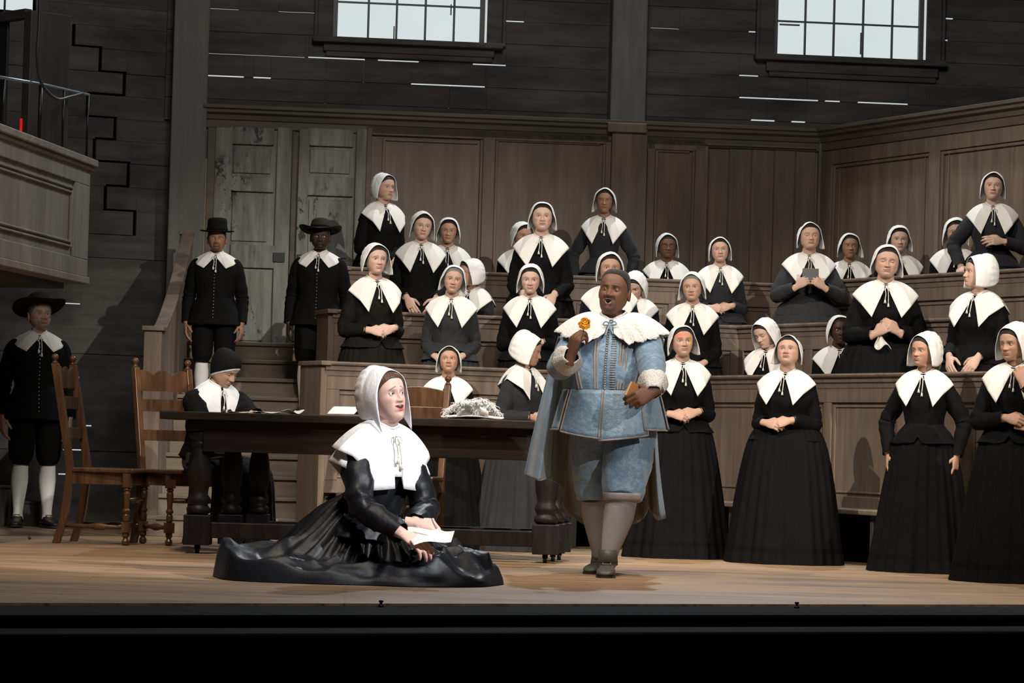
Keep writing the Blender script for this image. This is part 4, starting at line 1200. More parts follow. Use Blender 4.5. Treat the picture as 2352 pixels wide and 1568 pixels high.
        # stand around the neck
        a_ = np.linspace(-np.pi + .35 * 0, np.pi, 40)
        Ist = np.concatenate([I[::-1] * np.array((-1, 1, 1)), I]); st = np.array([np.stack([Ist[:, 0] * f_, -Ist[:, 1] * f_, Ist[:, 2] + dz], -1) for f_, dz in ((1.0, 0), (.97, .6), (.93, .9))])
        mb.grid(s.L(st), False)
        o = s.put(mb, name, mat, solid=.22 * s.K)
        if tie:
            mb = MB(); z0 = 136.4 + lift; F0 = 8.8 if kind == 'point' else 9.4
            if kind == 'man': z0 += 1.6
            for sd, ln in ((-1, 9.5), (1, 12.0)):
                pts = [(0, -F0 * fat, z0), (sd * .9, -(F0 + 1.6) * fat, z0 - 2.5), (sd * .9 + .3, -(F0 + 3.4) * fat, z0 - ln * .6), (sd * 1.1, -(F0 + 4.6) * fat, z0 - ln)]
                mb.tube(s.L(catmull(pts, 12)), .26, 6)
                e_ = s.L(np.array([(sd * 1.1, -(F0 + 4.7) * fat, z0 - ln), (sd * 1.15, -(F0 + 4.9) * fat, z0 - ln - 2.6)]))
                mb.tube(e_, [.35, .95], 8)
                lp = [(0, -F0 * fat, z0), (sd * 1.6, -(F0 + 1.0) * fat, z0 - .3), (sd * 2.3, -(F0 + 1.9) * fat, z0 - 2.2), (sd * 1.2, -(F0 + 2.0) * fat, z0 - 3.0), (0, -(F0 + .8) * fat, z0 - .6)]
                mb.tube(s.L(catmull(lp, 14)), .24, 6)
            mb.sphere(tuple(s.ML @ Vector((0, -(F0 + .6) * fat, z0 - .2))), .6, 8, 6)
            s.put(mb, 'collar_tie', 'cord')
        return o
    def skirt(s, mat, fat=1.0, flare=1.0, z0=103, pleats=26, seed=0, zb=None, bands=True, name='skirt', wide=1.0):
        zb = s.sit + .3 if zb is None else zb
        prof = [(0, 13.2, 10.2, 9.6), (.03, 15.5, 12.0, 13), (.08, 19.5, 15.0, 18), (.2, 23.5, 18.5, 22), (.45, 28.5, 23, 28), (.75, 33.5, 27.5, 33), (1.0, 38, 31.5, 37)]
        r = catmull(np.array(prof), 46)
        n = 180; a = np.linspace(-np.pi, np.pi, n, endpoint=False); rg = np.random.default_rng(seed + 5)
        ph = np.cumsum(.6 + .8 * rg.random(n)); ph = ph / ph[-1] * 2 * np.pi * pleats
        rip = np.cos(ph) * .5 + .35 * np.cos(ph * .37 + 1) ; rip2 = np.cos(ph * .3 + seed)
        G = []
        for t_, W, Fr, Bk in r:
            f_ = 1 + (fat - 1) * (1 - .5 * t_); z = z0 + (zb - z0) * t_; amp = .45 + 1.6 * t_ ** .8
            W2 = (W * f_ - 13.2) * flare * wide + 13.2 * 1.0; k = 1 + (amp * rip + amp * .9 * rip2 * t_) / (W2 + 4)
            x = W2 * np.sin(a) * k; y = -np.where(np.cos(a) > 0, Fr * f_ * (1 + (flare - 1) * t_), Bk * f_ * (1 + (flare - 1) * t_)) * np.cos(a) * k
            G.append(np.stack([x, y, np.full(n, z)], -1))
        G = np.array(G); mats = [mat, 'ribbon_black']
        mt = []
        for i in range(len(G) - 1):
            t_ = (i + .5) / (len(G) - 1); b_ = bands and (.905 < t_ < .925 or .945 < t_ < .965)
            mt += [1 if b_ else 0] * n
        mb = MB(); mb.grid(G, True, False, False, flip=True); mb.m = mt[:len(mb.f)] + [0] * (len(mb.f) - len(mt))
        return s.put(mb, name, mats)
    def skirt_sit(s, mat, name='skirt', seat=78.0, flo=None, kn=31):
        """seated lap and fall of the skirt"""
        flo = s.sit + .3 if flo is None else flo
        path = [(0, 103, 13.5, 10), (0, 94, 19, 15), (4, seat + 9, 21, 15), (16, seat + 8.5, 22, 11), (kn - 6, seat + 7, 22, 9), (kn + 1, seat - 3, 22, 8), (kn + 2, (seat + flo) / 2, 23, 8), (kn + 3, flo + 9, 24, 9)]
        pts = catmull(np.array(path), 40); n = 64; G = []
        T = np.gradient(pts[:, :2], axis=0)
        for (F_, z, W, H), (tf, tz) in zip(pts, T):
            l = math.hypot(tf, tz) + 1e-6; nf, nz = -tz / l, tf / l
            a = np.linspace(-np.pi, np.pi, n, endpoint=False); rp = 1 + .03 * np.cos(a * 14)
            G.append(np.stack([W * np.sin(a) * rp, -(F_ + nf * H * np.cos(a) * rp), z + nz * H * np.cos(a) * rp * .8], -1))
        G = np.array(G); G[..., 2] = np.maximum(G[..., 2], flo)
        mb = MB(); mb.grid(G, True, False, True, flip=True)
        return s.put(mb, name, mat)
    def finish(s):
        return s.put(s.body, 'body', 'skin')

SK = {'fair': (.50, .315, .235), 'pale': (.56, .37, .29), 'warm': (.44, .26, .18), 'tan': (.30, .165, .105), 'brown': (.15, .075, .045), 'deep': (.055, .028, .020)}
def F_(skin='fair', **k):
    d = dict(skin=SK[skin] if isinstance(skin, str) else skin); d.update(k); return d
# ================================================================== the congregation
def line_y(line, px):
    k = (P(px, 800, 20).x) / 20
    for p, q in zip(line[:-1], line[1:]):
        d = q - p; den = d.x - k * d.y
        t = (k * p.y - p.x) / den
        if -0.25 <= t <= 1.0 or q is line[-1]: return p.y + d.y * t
LA, LB, LC = [A0, A1, A2], [B0, B1, B2], [C0, C1, C2]

def pose(f, kind, mat, fat=1.0, yo=0):
    zf = f.sit
    fy = 13.5 * fat + 2.5
    r0 = 7.4 * (1 + (fat - 1) * .5)
    kw = dict(mat=mat, r0=r0 * .93)
    if kind == 'clasp':
        f.arm(1, (8.6, -fy - .5, 103.5), (-.88, -.42, -.22), (-.1, -.9, .35), 'clasp', hint=(.5, .8, -.5), **kw)
        f.arm(-1, (-9.0, -fy - 1.5, 101.5), (.88, -.36, -.1), (.1, -.9, .35), 'clasp', hint=(-.5, .8, -.5), **kw)
    elif kind == 'lowclasp':
        f.arm(1, (9.6, -fy, 92), (-.75, -.4, -.5), (-.1, -.9, .35), 'clasp', hint=(.45, .9, -.3), **kw)
        f.arm(-1, (-9.8, -fy - 1.5, 91), (.75, -.36, -.45), (.1, -.9, .35), 'clasp', hint=(-.45, .9, -.3), **kw)
    elif kind == 'down':
        f.arm(1, (24 + 6 * (fat - 1), -4, 80.5), (.02, -.18, -1), (1, -.25, 0), 'relaxed', hint=(1, .6, 0), **kw)
        f.arm(-1, (-24 - 6 * (fat - 1), -4, 80.5), (-.02, -.18, -1), (-1, -.25, 0), 'relaxed', hint=(-1, .6, 0), **kw)
    elif kind == 'front':     # both hands held low in front, apart
        f.arm(1, (11.5, -fy - 2, 93), (-.35, -.5, -.75), (.4, -.85, .3), 'relaxed', hint=(.45, .9, -.2), **kw)
        f.arm(-1, (-11.5, -fy - 2, 93), (.35, -.5, -.75), (-.4, -.85, .3), 'relaxed', hint=(-.45, .9, -.2), **kw)
    elif kind == 'pray':
        f.arm(1, (7.5, -fy - 4, 104.5), (-.72, -.3, .55), (.3, -.85, .2), 'clasp', hint=(.7, .5, -.6), **kw)
        f.arm(-1, (-8.0, -fy - 5, 103), (.75, -.3, .5), (-.3, -.85, .2), 'clasp', hint=(-.7, .5, -.6), **kw)
    elif kind == 'book':
        f.arm(1, (11.0, -fy - 8, 111), (-.72, -.2, .55), (.3, -.9, .2), 'hold', hint=(.7, .5, -.6), **kw)
        f.arm(-1, (-11.0, -fy - 8, 111), (.72, -.2, .55), (-.3, -.9, .2), 'hold', hint=(-.7, .5, -.6), **kw)
    elif kind == 'railwaist':
        f.arm(1, (7.5, -fy - 1, 109), (-.9, -.35, .05), (-.1, -.9, .3), 'relaxed', hint=(1, .5, -.5), **kw)
        f.arm(-1, (-25, -20, 88), (-.1, -.75, -.5), (-.5, -.3, .8), 'relaxed', hint=(-1, .6, 0), **kw)
    elif kind == 'mouth':
        f.arm(1, (9, -fy - 6, 127), (-.35, .25, .9), (.3, -.9, .1), 'hold', hint=(1, -.2, -1), **kw)
        f.arm(-1, (-2, -fy - 2, 105), (.9, -.35, -.1), (.1, -.9, .35), 'clasp', hint=(-1, .5, -.5), **kw)
    elif kind == 'lap':
        f.arm(1, (8, -22, 89), (-.7, -.6, -.1), (0, -.35, .9), 'relaxed', hint=(.45, .9, -.3), **kw)
        f.arm(-1, (-8, -22, 89), (.7, -.6, -.1), (0, -.35, .9), 'relaxed', hint=(-.45, .9, -.3), **kw)

def woman(label, px, top, Y, zf, yaw=0, hy=0, hp=0, hr=0, skin='fair', dress='wool_black', ps='clasp', fat=1.0, bag=0.0, sit=0, hair='hair_dark',
          eyes=1.0, sad=.35, seed=0, cs=1.0, flare=1.0, gaze=(0, 0), skirt=True, lean=(0, 0, 0), hk=None, group='women of the congregation', open_=0, q=1.0, bands=True, floor=True):
    f = Fig(label, px, top, Y, zf, yaw, group=group, sit=sit, lean=lean)
    f.fatc = 1 + (fat - 1) * .7
    h = F_(skin, eyes=eyes, sad=sad, wide=1 + (fat - 1) * .35, jowl=(fat - 1) * 2.2, ears=False, open=open_)
    if skin in ('brown', 'deep'): h['nose'] = 1.25; h['lips'] = tuple(np.array(SK[skin]) * (1.1, .6, .65)); h['blush'] = SK[skin]; h['brow'] = (.01, .008, .006)
    if hk: h.update(hk)
    f.head(h, hy, hp, hr, q=q, gaze=gaze)
    f.hair(hair, .32, line=3.3, rip=.04)
    f.cap(bag=bag, seed=seed * 1.3, flare=cs * (.55 + .45 * ((seed * 37) % 10) / 10), size=1.0, lap=.8 + .4 * ((seed * 53) % 10) / 10)
    f.bodice(dress, fat=fat)
    pose(f, ps, dress, fat)
    f.collar('linen', 'point', w=1 + (fat - 1) * .35)
    if sit: f.skirt_sit(dress)
    else: f.skirt(dress, fat=fat, flare=flare, seed=seed, bands=bands and dress != 'wool_charcoal')
    f.finish()
    return f

def off_y(line, px, o):
    y = line_y(line, px); q = P(px, 800, y).x
    seg = (line[0], line[1]) if q < line[1].x else (line[1], line[2]); d_ = seg[1] - seg[0]
    return y + o * min(d_.length / d_.x, 1.75)
ya = lambda px, o=.45: off_y(LA, px, o)
yb2 = lambda px, o=.45: off_y(LB, px, o)
yc = lambda px, o=.42: off_y(LC, px, o)
SIT = 33.0
W = woman
# floor level, in front of the lowest pew
fa = W('stout woman in black standing on the stage floor, chin raised and hands clasped', 1812, 768, 20.45, 0, -22, 6, -13, 0, 'fair', 'wool_black', 'clasp', 1.32, 0, seed=1, sad=.6, eyes=.7, gaze=(-8, 6), hk=dict(lips=(.30, .07, .06), browk=.8), q=1.2)
fb = W('slim woman in black and puffed cap on the stage floor, arms hanging down', 2128, 764, 19.6, 0, -22, -22, 0, 0, 'warm', 'wool_black', 'down', 1.0, .9, seed=2, sad=.5, eyes=1.1, q=1.2)
fc = W('woman in black cut off by the right edge, hand raised to her mouth', 2334, 742, 18.4, 0, -18, -25, 6, 0, 'warm', 'wool_black', 'mouth', 1.02, .8, seed=3, q=1.1)
fd = W('woman in black with orange and yellow patches on her face, beside the man in blue', 1568, 743, 20.95, 0, 6, 2, -2, -3, 'fair', 'wool_black', 'clasp', 1.06, 0, seed=4, sad=.1,
       hk=dict(patch=[(-2.0, 4.4, 5.0, 1.9, (.62, .16, .05), .85), (4.8, -1.0, 1.3, 3.2, (.72, .42, .07), .8)]), q=1.2)  # orange and yellow light put into her face colour
fe = W('woman in grey with puffed cap in profile, looking down behind the long table', 1205, 763, 21.45, 0, 48, 30, 14, 0, 'warm', 'wool_grey', 'clasp', 1.08, 1.0, seed=5, flare=.95, q=1.1)
ff = W('short woman in black with raised chin, standing behind the feathered hat', 1032, 793, 21.45, 0, -4, 4, -10, 0, 'warm', 'wool_black', 'lowclasp', 1.05, 0, seed=6, eyes=1.15, gaze=(-12, 6), q=1.1)
# behind the lowest pew front
W('anxious woman in brown-black with clasped hands, leftmost behind the lowest pew', 862, 556, ya(862), T1, 24, -2, 0, 2, 'pale', 'wool_brown_black', 'clasp', 1.02, .25, seed=7, sad=1.0)
W('woman in grey gown with head tilted, standing above the short woman with raised chin', 1040, 605, ya(1040), T1, -2, 4, 2, 7, 'fair', 'wool_grey', 'lowclasp', 1.04, 0, seed=8, sad=.7, hair='hair_grey')
W('frowning woman in black behind the lowest pew, above the profile woman in grey', 1220, 604, ya(1220), T1, -2, 0, 6, 0, 'pale', 'wool_black', 'clasp', 1.06, .3, seed=9, sad=-.2)
W('woman in dark blue gown mostly hidden behind the head of the man in blue', 1402, 577, ya(1402, .5), T1, 4, -2, 0, 0, 'warm', 'wool_navy', 'lowclasp', 1.15, .3, seed=10)
W('grey-haired woman in black directly above the woman with orange and yellow face patches', 1593, 623, ya(1593), T1, -4, -6, 2, -3, 'fair', 'wool_black', 'lowclasp', 1.12, .35, seed=11, hair='hair_grey', sad=.2)
W('seated woman leaning her head with closed eyes, behind the stout woman with raised chin', 1768, 727, ya(1768, .6), T1, -28, -14, 20, -10, 'pale', 'wool_black', 'lap', 1.0, .4, seed=12, eyes=0, sit=SIT)
W('dark-skinned seated woman half hidden by the large praying woman, in the lowest pew', 1928, 720, ya(1928, .6), T1, 2, 4, 2, 0, 'deep', 'wool_black', 'lap', 1.0, 0, seed=13, sit=SIT)
fg = W('large woman in black standing with eyes shut, praying with a white handkerchief in her hands', 2036, 558, ya(2036, .5), T1, -3, 0, 2, 4, 'fair', 'wool_black', 'pray', 1.36, .1, seed=14, eyes=0, sad=.8)
W('woman in black with puffed cap looking left, beside the end post of the middle pew', 2252, 586, ya(2252, .55), T1, -38, -38, -4, 0, 'pale', 'wool_black', 'front', 1.22, 1.0, seed=15)
# behind the middle pew front
fh = W('woman in black with a gold ring and both hands held low, at the upper left', 968, 483, yb2(968), T2, 8, 4, 4, 5, 'pale', 'wool_black', 'front', 1.05, .25, seed=16, sad=.2)
W('seated woman in grey facing left in profile, behind the woman in grey with tilted head', 1088, 592, yb2(1088, .55), T2, -30, -30, 4, 0, 'warm', 'wool_charcoal', 'lap', 1.02, .3, seed=17, sit=SIT)
W('tall dark-haired woman in black with flushed cheeks, highest figure in the middle of the pews', 1246, 461, yb2(1246), T2, -3, 4, -2, 0, 'pale', 'wool_black', 'front', 1.16, .1, seed=18, hk=dict(lips=(.35, .08, .08)), sad=.3)
W('seated woman bowing her head, just right of the head of the man in blue', 1464, 618, yb2(1464, .55), T2, -12, -10, 30, 0, 'fair', 'wool_charcoal', 'lap', 1.0, .35, seed=19, sit=SIT)
W('woman in black with clasped hands frowning, in front of the vertical-boarded panel', 1655, 542, yb2(1655), T2, 2, -3, -2, -3, 'fair', 'wool_charcoal', 'clasp', 1.12, 0, seed=20, sad=-.5)
fi = W('stout woman in charcoal grey with closed eyes holding a small black book to her chest', 1860, 508, yb2(1860, .5), T2, -2, 4, -4, 0, 'fair', 'wool_grey', 'book', 1.3, 0, seed=21, eyes=0, sad=0)
# behind the highest pew front
W('woman in black turned right in three-quarter view, highest at the far left of the pews', 880, 396, yc(880), T3, 30, 10, 2, 0, 'fair', 'wool_black', 'lowclasp', 1.05, .35, seed=22)
W('seated woman with dark brows facing front, behind the woman with a gold ring', 1030, 496, yc(1030, .6), T3, 0, 2, 4, 2, 'warm', 'wool_black', 'lap', 1.0, 0, seed=23, sit=SIT, sad=-.4)
W('seated woman mostly hidden behind the tall dark-haired woman', 1197, 506, yc(1197, .6), T3, 8, 16, 8, 0, 'warm', 'wool_black', 'lap', 1.0, .1, seed=24, sit=SIT)
W('slender dark-haired woman in grey gown standing alone before the back panelling', 1390, 429, yc(1390), T3, -6, 2, 0, 0, 'tan', 'wool_charcoal', 'down', .92, 0, seed=25, sad=.2)
W('dark-skinned seated woman with wide white collar before the narrow back panel', 1532, 534, yc(1532, .6), T3, 0, 6, 0, 0, 'brown', 'wool_black', 'lap', 1.25, .3, seed=26, sit=SIT)
W('seated tan-skinned woman beside the corner of the panelled room', 1952, 533, yc(1952, .6), T3, -4, 4, 0, 0, 'tan', 'wool_black', 'lap', 1.0, .1, seed=27, sit=SIT)
W('seated woman in white cap behind the right shoulder of the large praying woman', 2066, 516, yc(2066, .6), T3, 4, -6, 2, 0, 'pale', 'wool_black', 'lap', 1.1, .35, seed=28, sit=SIT, sad=.8)
W('seated woman mostly hidden behind the standing woman at the upper right', 2196, 498, yc(2196, .65), T3, -6, 0, 4, 0, 'fair', 'wool_black', 'lap', 1.0, .3, seed=29, sit=SIT)
fj = W('woman in grey gown standing at the upper right with one hand on the rail', 2282, 393, yc(2282), T3, -6, -4, -3, 2, 'pale', 'wool_charcoal', 'railwaist', 1.05, .1, seed=30, sad=.1)

# small things in hands
def at(f, v):
    return Matrix.Translation(f.loc) @ Matrix.Rotation(f.yaw, 4, 'Z') @ f.M @ Vector(v)
def held_box(name, f, ctr, size, rot, mats, label, cat, lid=None):
    mb = MB(); sx, sy, sz = [v * f.K / 2 for v in size]
    mb.bx(-sx, sx, -sy, sy, -sz, sz)
    rt = empty(name, tuple(at(f, ctr)), 0, label, cat); rt.rotation_euler = Euler((R(rot[0]), R(rot[1]), R(rot[2]) + f.yaw))
    mb.build('cover', mats[0], rt, smooth=False, bevel=.002)
    mb = MB(); mb.bx(-sx * .96, sx * 1.0 - .0001 + .0006, -sy * .8, sy * .8, -sz - .0006, sz + .0006)
    mb.build('page_block', mats[1], rt, smooth=False)
    return rt
held_box('prayer_book', fi, (0, -27.5, 121), (13, 2.4, 10), (-12, 0, 0), ('leather_black', 'gilt'), 'small black book with gilt page edges held by the stout woman in charcoal grey', 'book')
held_box('prayer_book', fc, (8, -18.5, 101), (9, 2, 7), (-20, 10, 0), ('leather_tan', 'page_edge'), 'small brown book at the waist of the woman cut off by the right edge', 'book')
# handkerchief
mb = MB(); tt = np.linspace(0, 1, 22); G = []
for v_ in np.linspace(0, 1, 22):
    G.append([(-7 + 9 * t_ * (.35 + .65 * v_) + 1.2 * math.sin(v_ * 5 + t_ * 3), -25.5 - 1.2 * math.sin(t_ * 9 + v_ * 4), 106 - 12 * v_ - 2.0 * math.sin(t_ * 7) * v_) for t_ in tt])
o = mb.grid(np.array(G)).build('handkerchief', 'linen', None, M=fg.M, solid=.002)
o.location = fg.loc; o.rotation_euler = (0, 0, fg.yaw); tag(o, 'crumpled white handkerchief in the clasped hands of the large praying woman', 'handkerchief')
# gold ring
mb = MB(); r_ = [(1.0 * math.cos(a_), .0, 1.0 * math.sin(a_)) for a_ in np.linspace(0, 2 * math.pi, 20)]
S_, E_, Wp_, Mx_ = fh.arms[-1]
V0, _ = hand_template('relaxed')
mb.tube([(1.1 * math.cos(a_) - 1.0, 9.9, 1.1 * math.sin(a_) - .3) for a_ in np.linspace(0, 2 * math.pi, 24)], .28, 6, caps=False).xform(Mx_)
o = mb.build('ring', 'brass', None, M=fh.M); o.location = fh.loc; o.rotation_euler = (0, 0, fh.yaw)
tag(o, 'gold ring on the hand of the woman leaning forward in black', 'ring')

# ================================================================== men in tall black hats
def leg_parts(f, hipx, knee, ankle, breech, stock, shoe, side, r=(10, 8.2, 6.6), ky=46, toe=0, buckle=True, toe_pitch=0, hips=88, foot=True, hy=0):
    H = Vector((hipx * side, hy, hips)); Kn = Vector(knee); A = Vector(ankle)
    mb = MB(); c4 = catmull([(*H, r[0] * 1.0), (*(H * .5 + Kn * .5), r[0] * 1.0), (*(H * .12 + Kn * .88), r[1] * 1.05), (*Kn, r[1] * .82), (*(Kn * .97 + A * .03), r[1] * .80)], 22)
    G = tube_grid(c4[:, :3], c4[:, 3], 22); G = G + wob(G, .25, .5, side)
    mb.grid(G, True, True, True)
    calf = [(*(Kn * 1.04 - A * .04), r[1] * .66), (*(Kn * .9 + A * .1), 5.6), (*(Kn * .65 + A * .35 + Vector((0, 1.6, 0))), 6.2), (*(Kn * .35 + A * .65 + Vector((0, .8, 0))), 4.8), (*(Kn * .1 + A * .9), 3.6), (*A, 3.7), (*(A + Vector((0, -1, -3))), 4.0)]
    c5 = catmull(calf, 26); st = MB(); st.grid(tube_grid(c5[:, :3], c5[:, 3], 18), True, True, True)
    f.body.tube([H, Kn, A], [5, 4.5, 2.6], 10, col=f.h['skin'])
    f.put(st, 'stocking', stock)
    if foot: shoe_mesh(f, A, toe, shoe, buckle, toe_pitch)
    return mb
def shoe_mesh(f, A, toe, mat, buckle=True, tp=0):
    prof = [(-6.5, 2.6, 5.5, 1.6), (-5.5, 3.4, 7.5, 1.2), (-2, 3.8, 9.2, 1.0), (2, 4.0, 8.2, 1.0), (6, 4.4, 6.6, .9), (11, 5.0, 5.4, .8), (15, 4.9, 4.6, .8), (18.5, 3.9, 3.8, 1.0), (20.2, 2.0, 2.6, 1.4)]
    r = catmull(np.array(prof), 26); G = []
    for y, w_, h_, z0 in r:
        G.append([(w_ * math.copysign(abs(math.sin(t)) ** .8, math.sin(t)), -y, z0 + (h_ - z0) * (.5 + .5 * math.copysign(abs(math.cos(t)) ** .75, math.cos(t)))) for t in np.linspace(0, 2 * np.pi, 20, endpoint=False)])
    Mx = Matrix.Translation((A.x, A.y, A.z - 8)) @ Matrix.Rotation(R(toe), 4, 'Z') @ Matrix.Rotation(R(tp), 4, 'X')
    mb = MB(); mb.grid(np.array(G), True, True, True); mb.xform(Mx); rt = f.put(mb, 'shoe', mat)
    mb = MB(); mb.grid(np.array([[(x * 1.04, y * 1.0, z) for x, y, z in g] for g in [[(w_ * 1.02 * math.sin(t), w_ * 0 - yy, zz) for t in (0,)] for w_, yy, zz in ((1, 1, 1),)]]), True) if False else None
    so = [[(p[1] * 1.05 * math.sin(t), -((p[0])) , zz) for t in (0,)] for p in prof for zz in (0,)]
    out = [(p[1] * 1.06, -p[0] * 1.0) for p in prof]; ring = [(x, y) for x, y in out] + [(-x, y) for x, y in out[::-1]]
    V = [(x, y, 0) for x, y in ring] + [(x, y, 1.3) for x, y in ring]; n = len(ring)
    mb = MB(); mb.add(V, [tuple(range(n))[::-1], tuple(range(n, 2 * n))] + [(i, (i + 1) % n, (i + 1) % n + n, i + n) for i in range(n)])
    mb.bx(-3.2, 3.2, 0.2, 6.6, -.0, 1.9); mb.xform(Mx); mb.build('sole', 'leather_black', rt, M=f.M, smooth=False)
    if buckle:
        mb = MB()
        for x0, x1, y0, y1 in ((-2.4, 2.4, -7.6, -7.0), (-2.4, 2.4, -3.8, -3.2), (-2.4, -1.8, -7.0, -3.8), (1.8, 2.4, -7.0, -3.8)): mb.bx(x0, x1, y0, y1, 0, .55)
        mb.xform(Mx @ Matrix.Translation((0, 0, 7.3)) @ Matrix.Translation((0, -5.4, 0)) @ Matrix.Rotation(R(22), 4, 'X') @ Matrix.Translation((0, 5.4, 0)))
        mb.build('buckle', 'pewter' if mat == 'leather_grey' else 'brass', rt, M=f.M, smooth=False, bevel=.0005)
    return rt
def hat(f, mat, brim=17.5, crown=11, r0=9.8, wave=1.2, tilt=0, top=.86):
    mb = MB(); a = np.linspace(0, 2 * np.pi, 48, endpoint=False); G = []
    for r, z in [(.1, crown + .7), (r0 * .45, crown + .6), (r0 * top - 1.6, crown - .1), (r0 * top - .3, crown - 1.4), (r0 * top, crown - 2.6), (r0 * .93, crown * .5), (r0, 1.2), (r0 * 1.04, .3), (r0 * 1.2, 0), (r0 + (brim - r0) * .5, .1), (brim, .5), (brim + .2, .8), (brim - .1, 1.0), (r0 + (brim - r0) * .5, .6), (r0 * 1.1, .4)]:
        wv = wave * max(0, (r - r0) / (brim - r0)) ** 1.5
        G.append([(r * .95 * math.cos(t), r * 1.05 * math.sin(t), z + wv * math.cos(2 * t) * 1.0 + wv * .4 * math.sin(3 * t)) for t in a])
    G = np.array(G); tl = np.array(Matrix.Rotation(R(tilt), 3, 'X')); G = G @ tl.T
    G = G + np.array((0, -.8, 6.0))
    mb.grid(f.L(place_head(G * f.hs, f.Rm)), True, True, False)
    rt = f.put(mb, 'hat', mat)
    mb = MB(); G = np.array([[((r0 * .99 + .3) * .95 * math.cos(t), (r0 * .99 + .3) * 1.05 * math.sin(t), z) for t in a] for z in (.9, 1.6, 2.9)]) @ tl.T + np.array((0, -.8, 6.0))
    mb.grid(f.L(place_head(G * f.hs, f.Rm)), True); mb.build('hat_band', 'ribbon_black', rt, M=f.M)
def surf(f, z, ang, off=.5):
    """point on the bodice surface at height z and angle (0 = front centre, degrees)"""
    rows = sorted(f.rows); zz = [r[0] for r in rows]
    Wd, Fr, Bk = [np.interp(z, zz, [r[k] for r in rows]) for k in (1, 2, 3)]
    a = R(ang); pw = .88
    x = (Wd + off) * math.copysign(abs(math.sin(a)) ** pw, math.sin(a)); y = -((Fr if math.cos(a) > 0 else Bk) + off) * math.copysign(abs(math.cos(a)) ** pw, math.cos(a))
    return f.ML @ Vector((x, y, z))
def buttons(f, z0, z1, n, mat, r=.55, ang=0):
    for i in range(n):
        z = z0 + (z1 - z0) * i / (n - 1); p = surf(f, z, ang, .7); mb = MB(); mb.sphere(tuple(p), r, 10, 7); f.put(mb, 'button', mat)
def man(label, px, top, Y, zf, yaw, hy, hp, skin, hatmat, wave, beard=None, hands=('down', 'down'), hatk={}, goatee=False, targets={}, clasp=False, legs=((-1, (9, 0)), (1, (9, 0)))):
    f = Fig(label, px, top, Y, zf, yaw, male=True, group='men in tall-crowned hats', top=175.5)
    h = F_(skin, sad=.2, wide=1.04, jowl=.5, lips=tuple(np.array(SK[skin]) * (.85, .6, .58)), browk=.8, nose=1.1 if skin != 'deep' else 1.3)
    if beard: h['beard'] = beard; h['goatee'] = goatee
    f.head(h, hy, hp, 0, q=1.1); f.hair('hair_grey' if skin == 'fair' else 'hair_dark', .35)
    f.bodice('wool_black', hip=[(100, 17.0, 12.0, 11.0), (94, 19.5, 13.5, 13), (86, 22, 15, 15.5), (78, 24.5, 16.5, 17.5)], peplum=0, split=False)
    f.arm(1, targets.get(1, (24.5, -3, 79)), (.02, -.15, -1), (1, -.3, 0), 'relaxed', 'wool_black', hint=(.3, 1, 0), r0=6.9)
    f.arm(-1, (-24.5, -3, 79), (-.02, -.15, -1), (-1, -.3, 0), 'relaxed', 'wool_black', hint=(-.3, 1, 0), r0=6.9)
    f.collar('linen', 'man', w=1.05, length=1.0)
    buttons(f, 133, 84, 18, 'pewter')
    hat(f, hatmat, wave=wave, **hatk)
    mb = leg_parts(f, 9.5, (9.8, -1, 47), (10.5, 1, 9), 'wool_black', 'stocking_white', 'leather_black', 1, toe=14)
    mb2 = leg_parts(f, 9.5, (-9.8, -1, 47), (-10.5, 1, 9), 'wool_black', 'stocking_white', 'leather_black', -1, toe=-14)
    for v_, c_ in zip(mb2.v, mb2.c): pass
    k = mb.n; mb.f += [tuple(i + k for i in q) for q in mb2.f]; mb.v += mb2.v; mb.c += mb2.c; mb.m += mb2.m; mb.n += mb2.n
    mb.grid(np.array([ell(z, W_, F_r, B_) for z, W_, F_r, B_ in ((100, 15, 10, 9), (92, 18, 12, 13), (84, 19, 12, 14), (78, 17, 10, 12))]), True, True, True)
    f.put(mb, 'breeches', 'wool_black')
    f.finish(); return f
m1 = man('man in black with a flat-brimmed black hat before the weathered door', 500, 491, 23.95, .912, 0, 4, 2, 'tan', 'felt_black', .3, beard=(.06, .035, .025), goatee=True, hatk=dict(brim=15.8, crown=12, r0=9.7, top=.92))
m2 = man('dark-skinned man in black with an olive brown slouch hat standing on the steps', 737, 486, 23.93, .912, -4, 6, 0, 'deep', 'felt_olive', 2.0, beard=(.008, .006, .005), hatk=dict(brim=19, crown=9.5, r0=9.6, tilt=8))
m3 = man('bearded man in a wide dark hat at the far left below the gallery box', 92, 655, 23.5, 0, 16, 12, -6, 'fair', 'felt_olive', 1.5, beard=(.16, .13, .11), hatk=dict(brim=20, crown=9.5, r0=9.8, tilt=14))
# ================================================================== furniture
def turned(profile, O, n=22):
    mb = MB(); mb.lathe(profile, O, n); return mb
TZ = .895
ty0, ty1 = 19.15, 20.05
rt = empty('table', (P(800, 1000, 19.6).x, 19.6, 0), 0, 'long dark oak table with thick turned legs behind the kneeling woman', 'table'); tl = tuple(rt.location)
def tb(mb, name, mat='table_wood', **k):
    o = mb.build(name, mat, rt, loc=tl, **k); o.location = (0, 0, 0); return o
xl = P(367, 945, ty0).x; xr = P(1262, 970, ty0).x
mb = MB()
for i in range(5):
    ya_, yb_ = ty0 + i * .18, ty0 + (i + 1) * .18 - .004
    mb.bx(xl + [0, .012, -.008, .01, .004][i], xr + [0, -.01, .008, 0, .01][i], ya_, yb_, TZ - .052, TZ)
tb(mb, 'tabletop', smooth=False, bevel=.006)
xa, xb = P(438, 1000, ty0 + .1).x, P(1250, 1000, ty0 + .1).x
mb = MB()
for y in (ty0 + .09, ty1 - .13): mb.bx(xa + .08, xb - .05, y, y + .035, TZ - .25, TZ - .053)
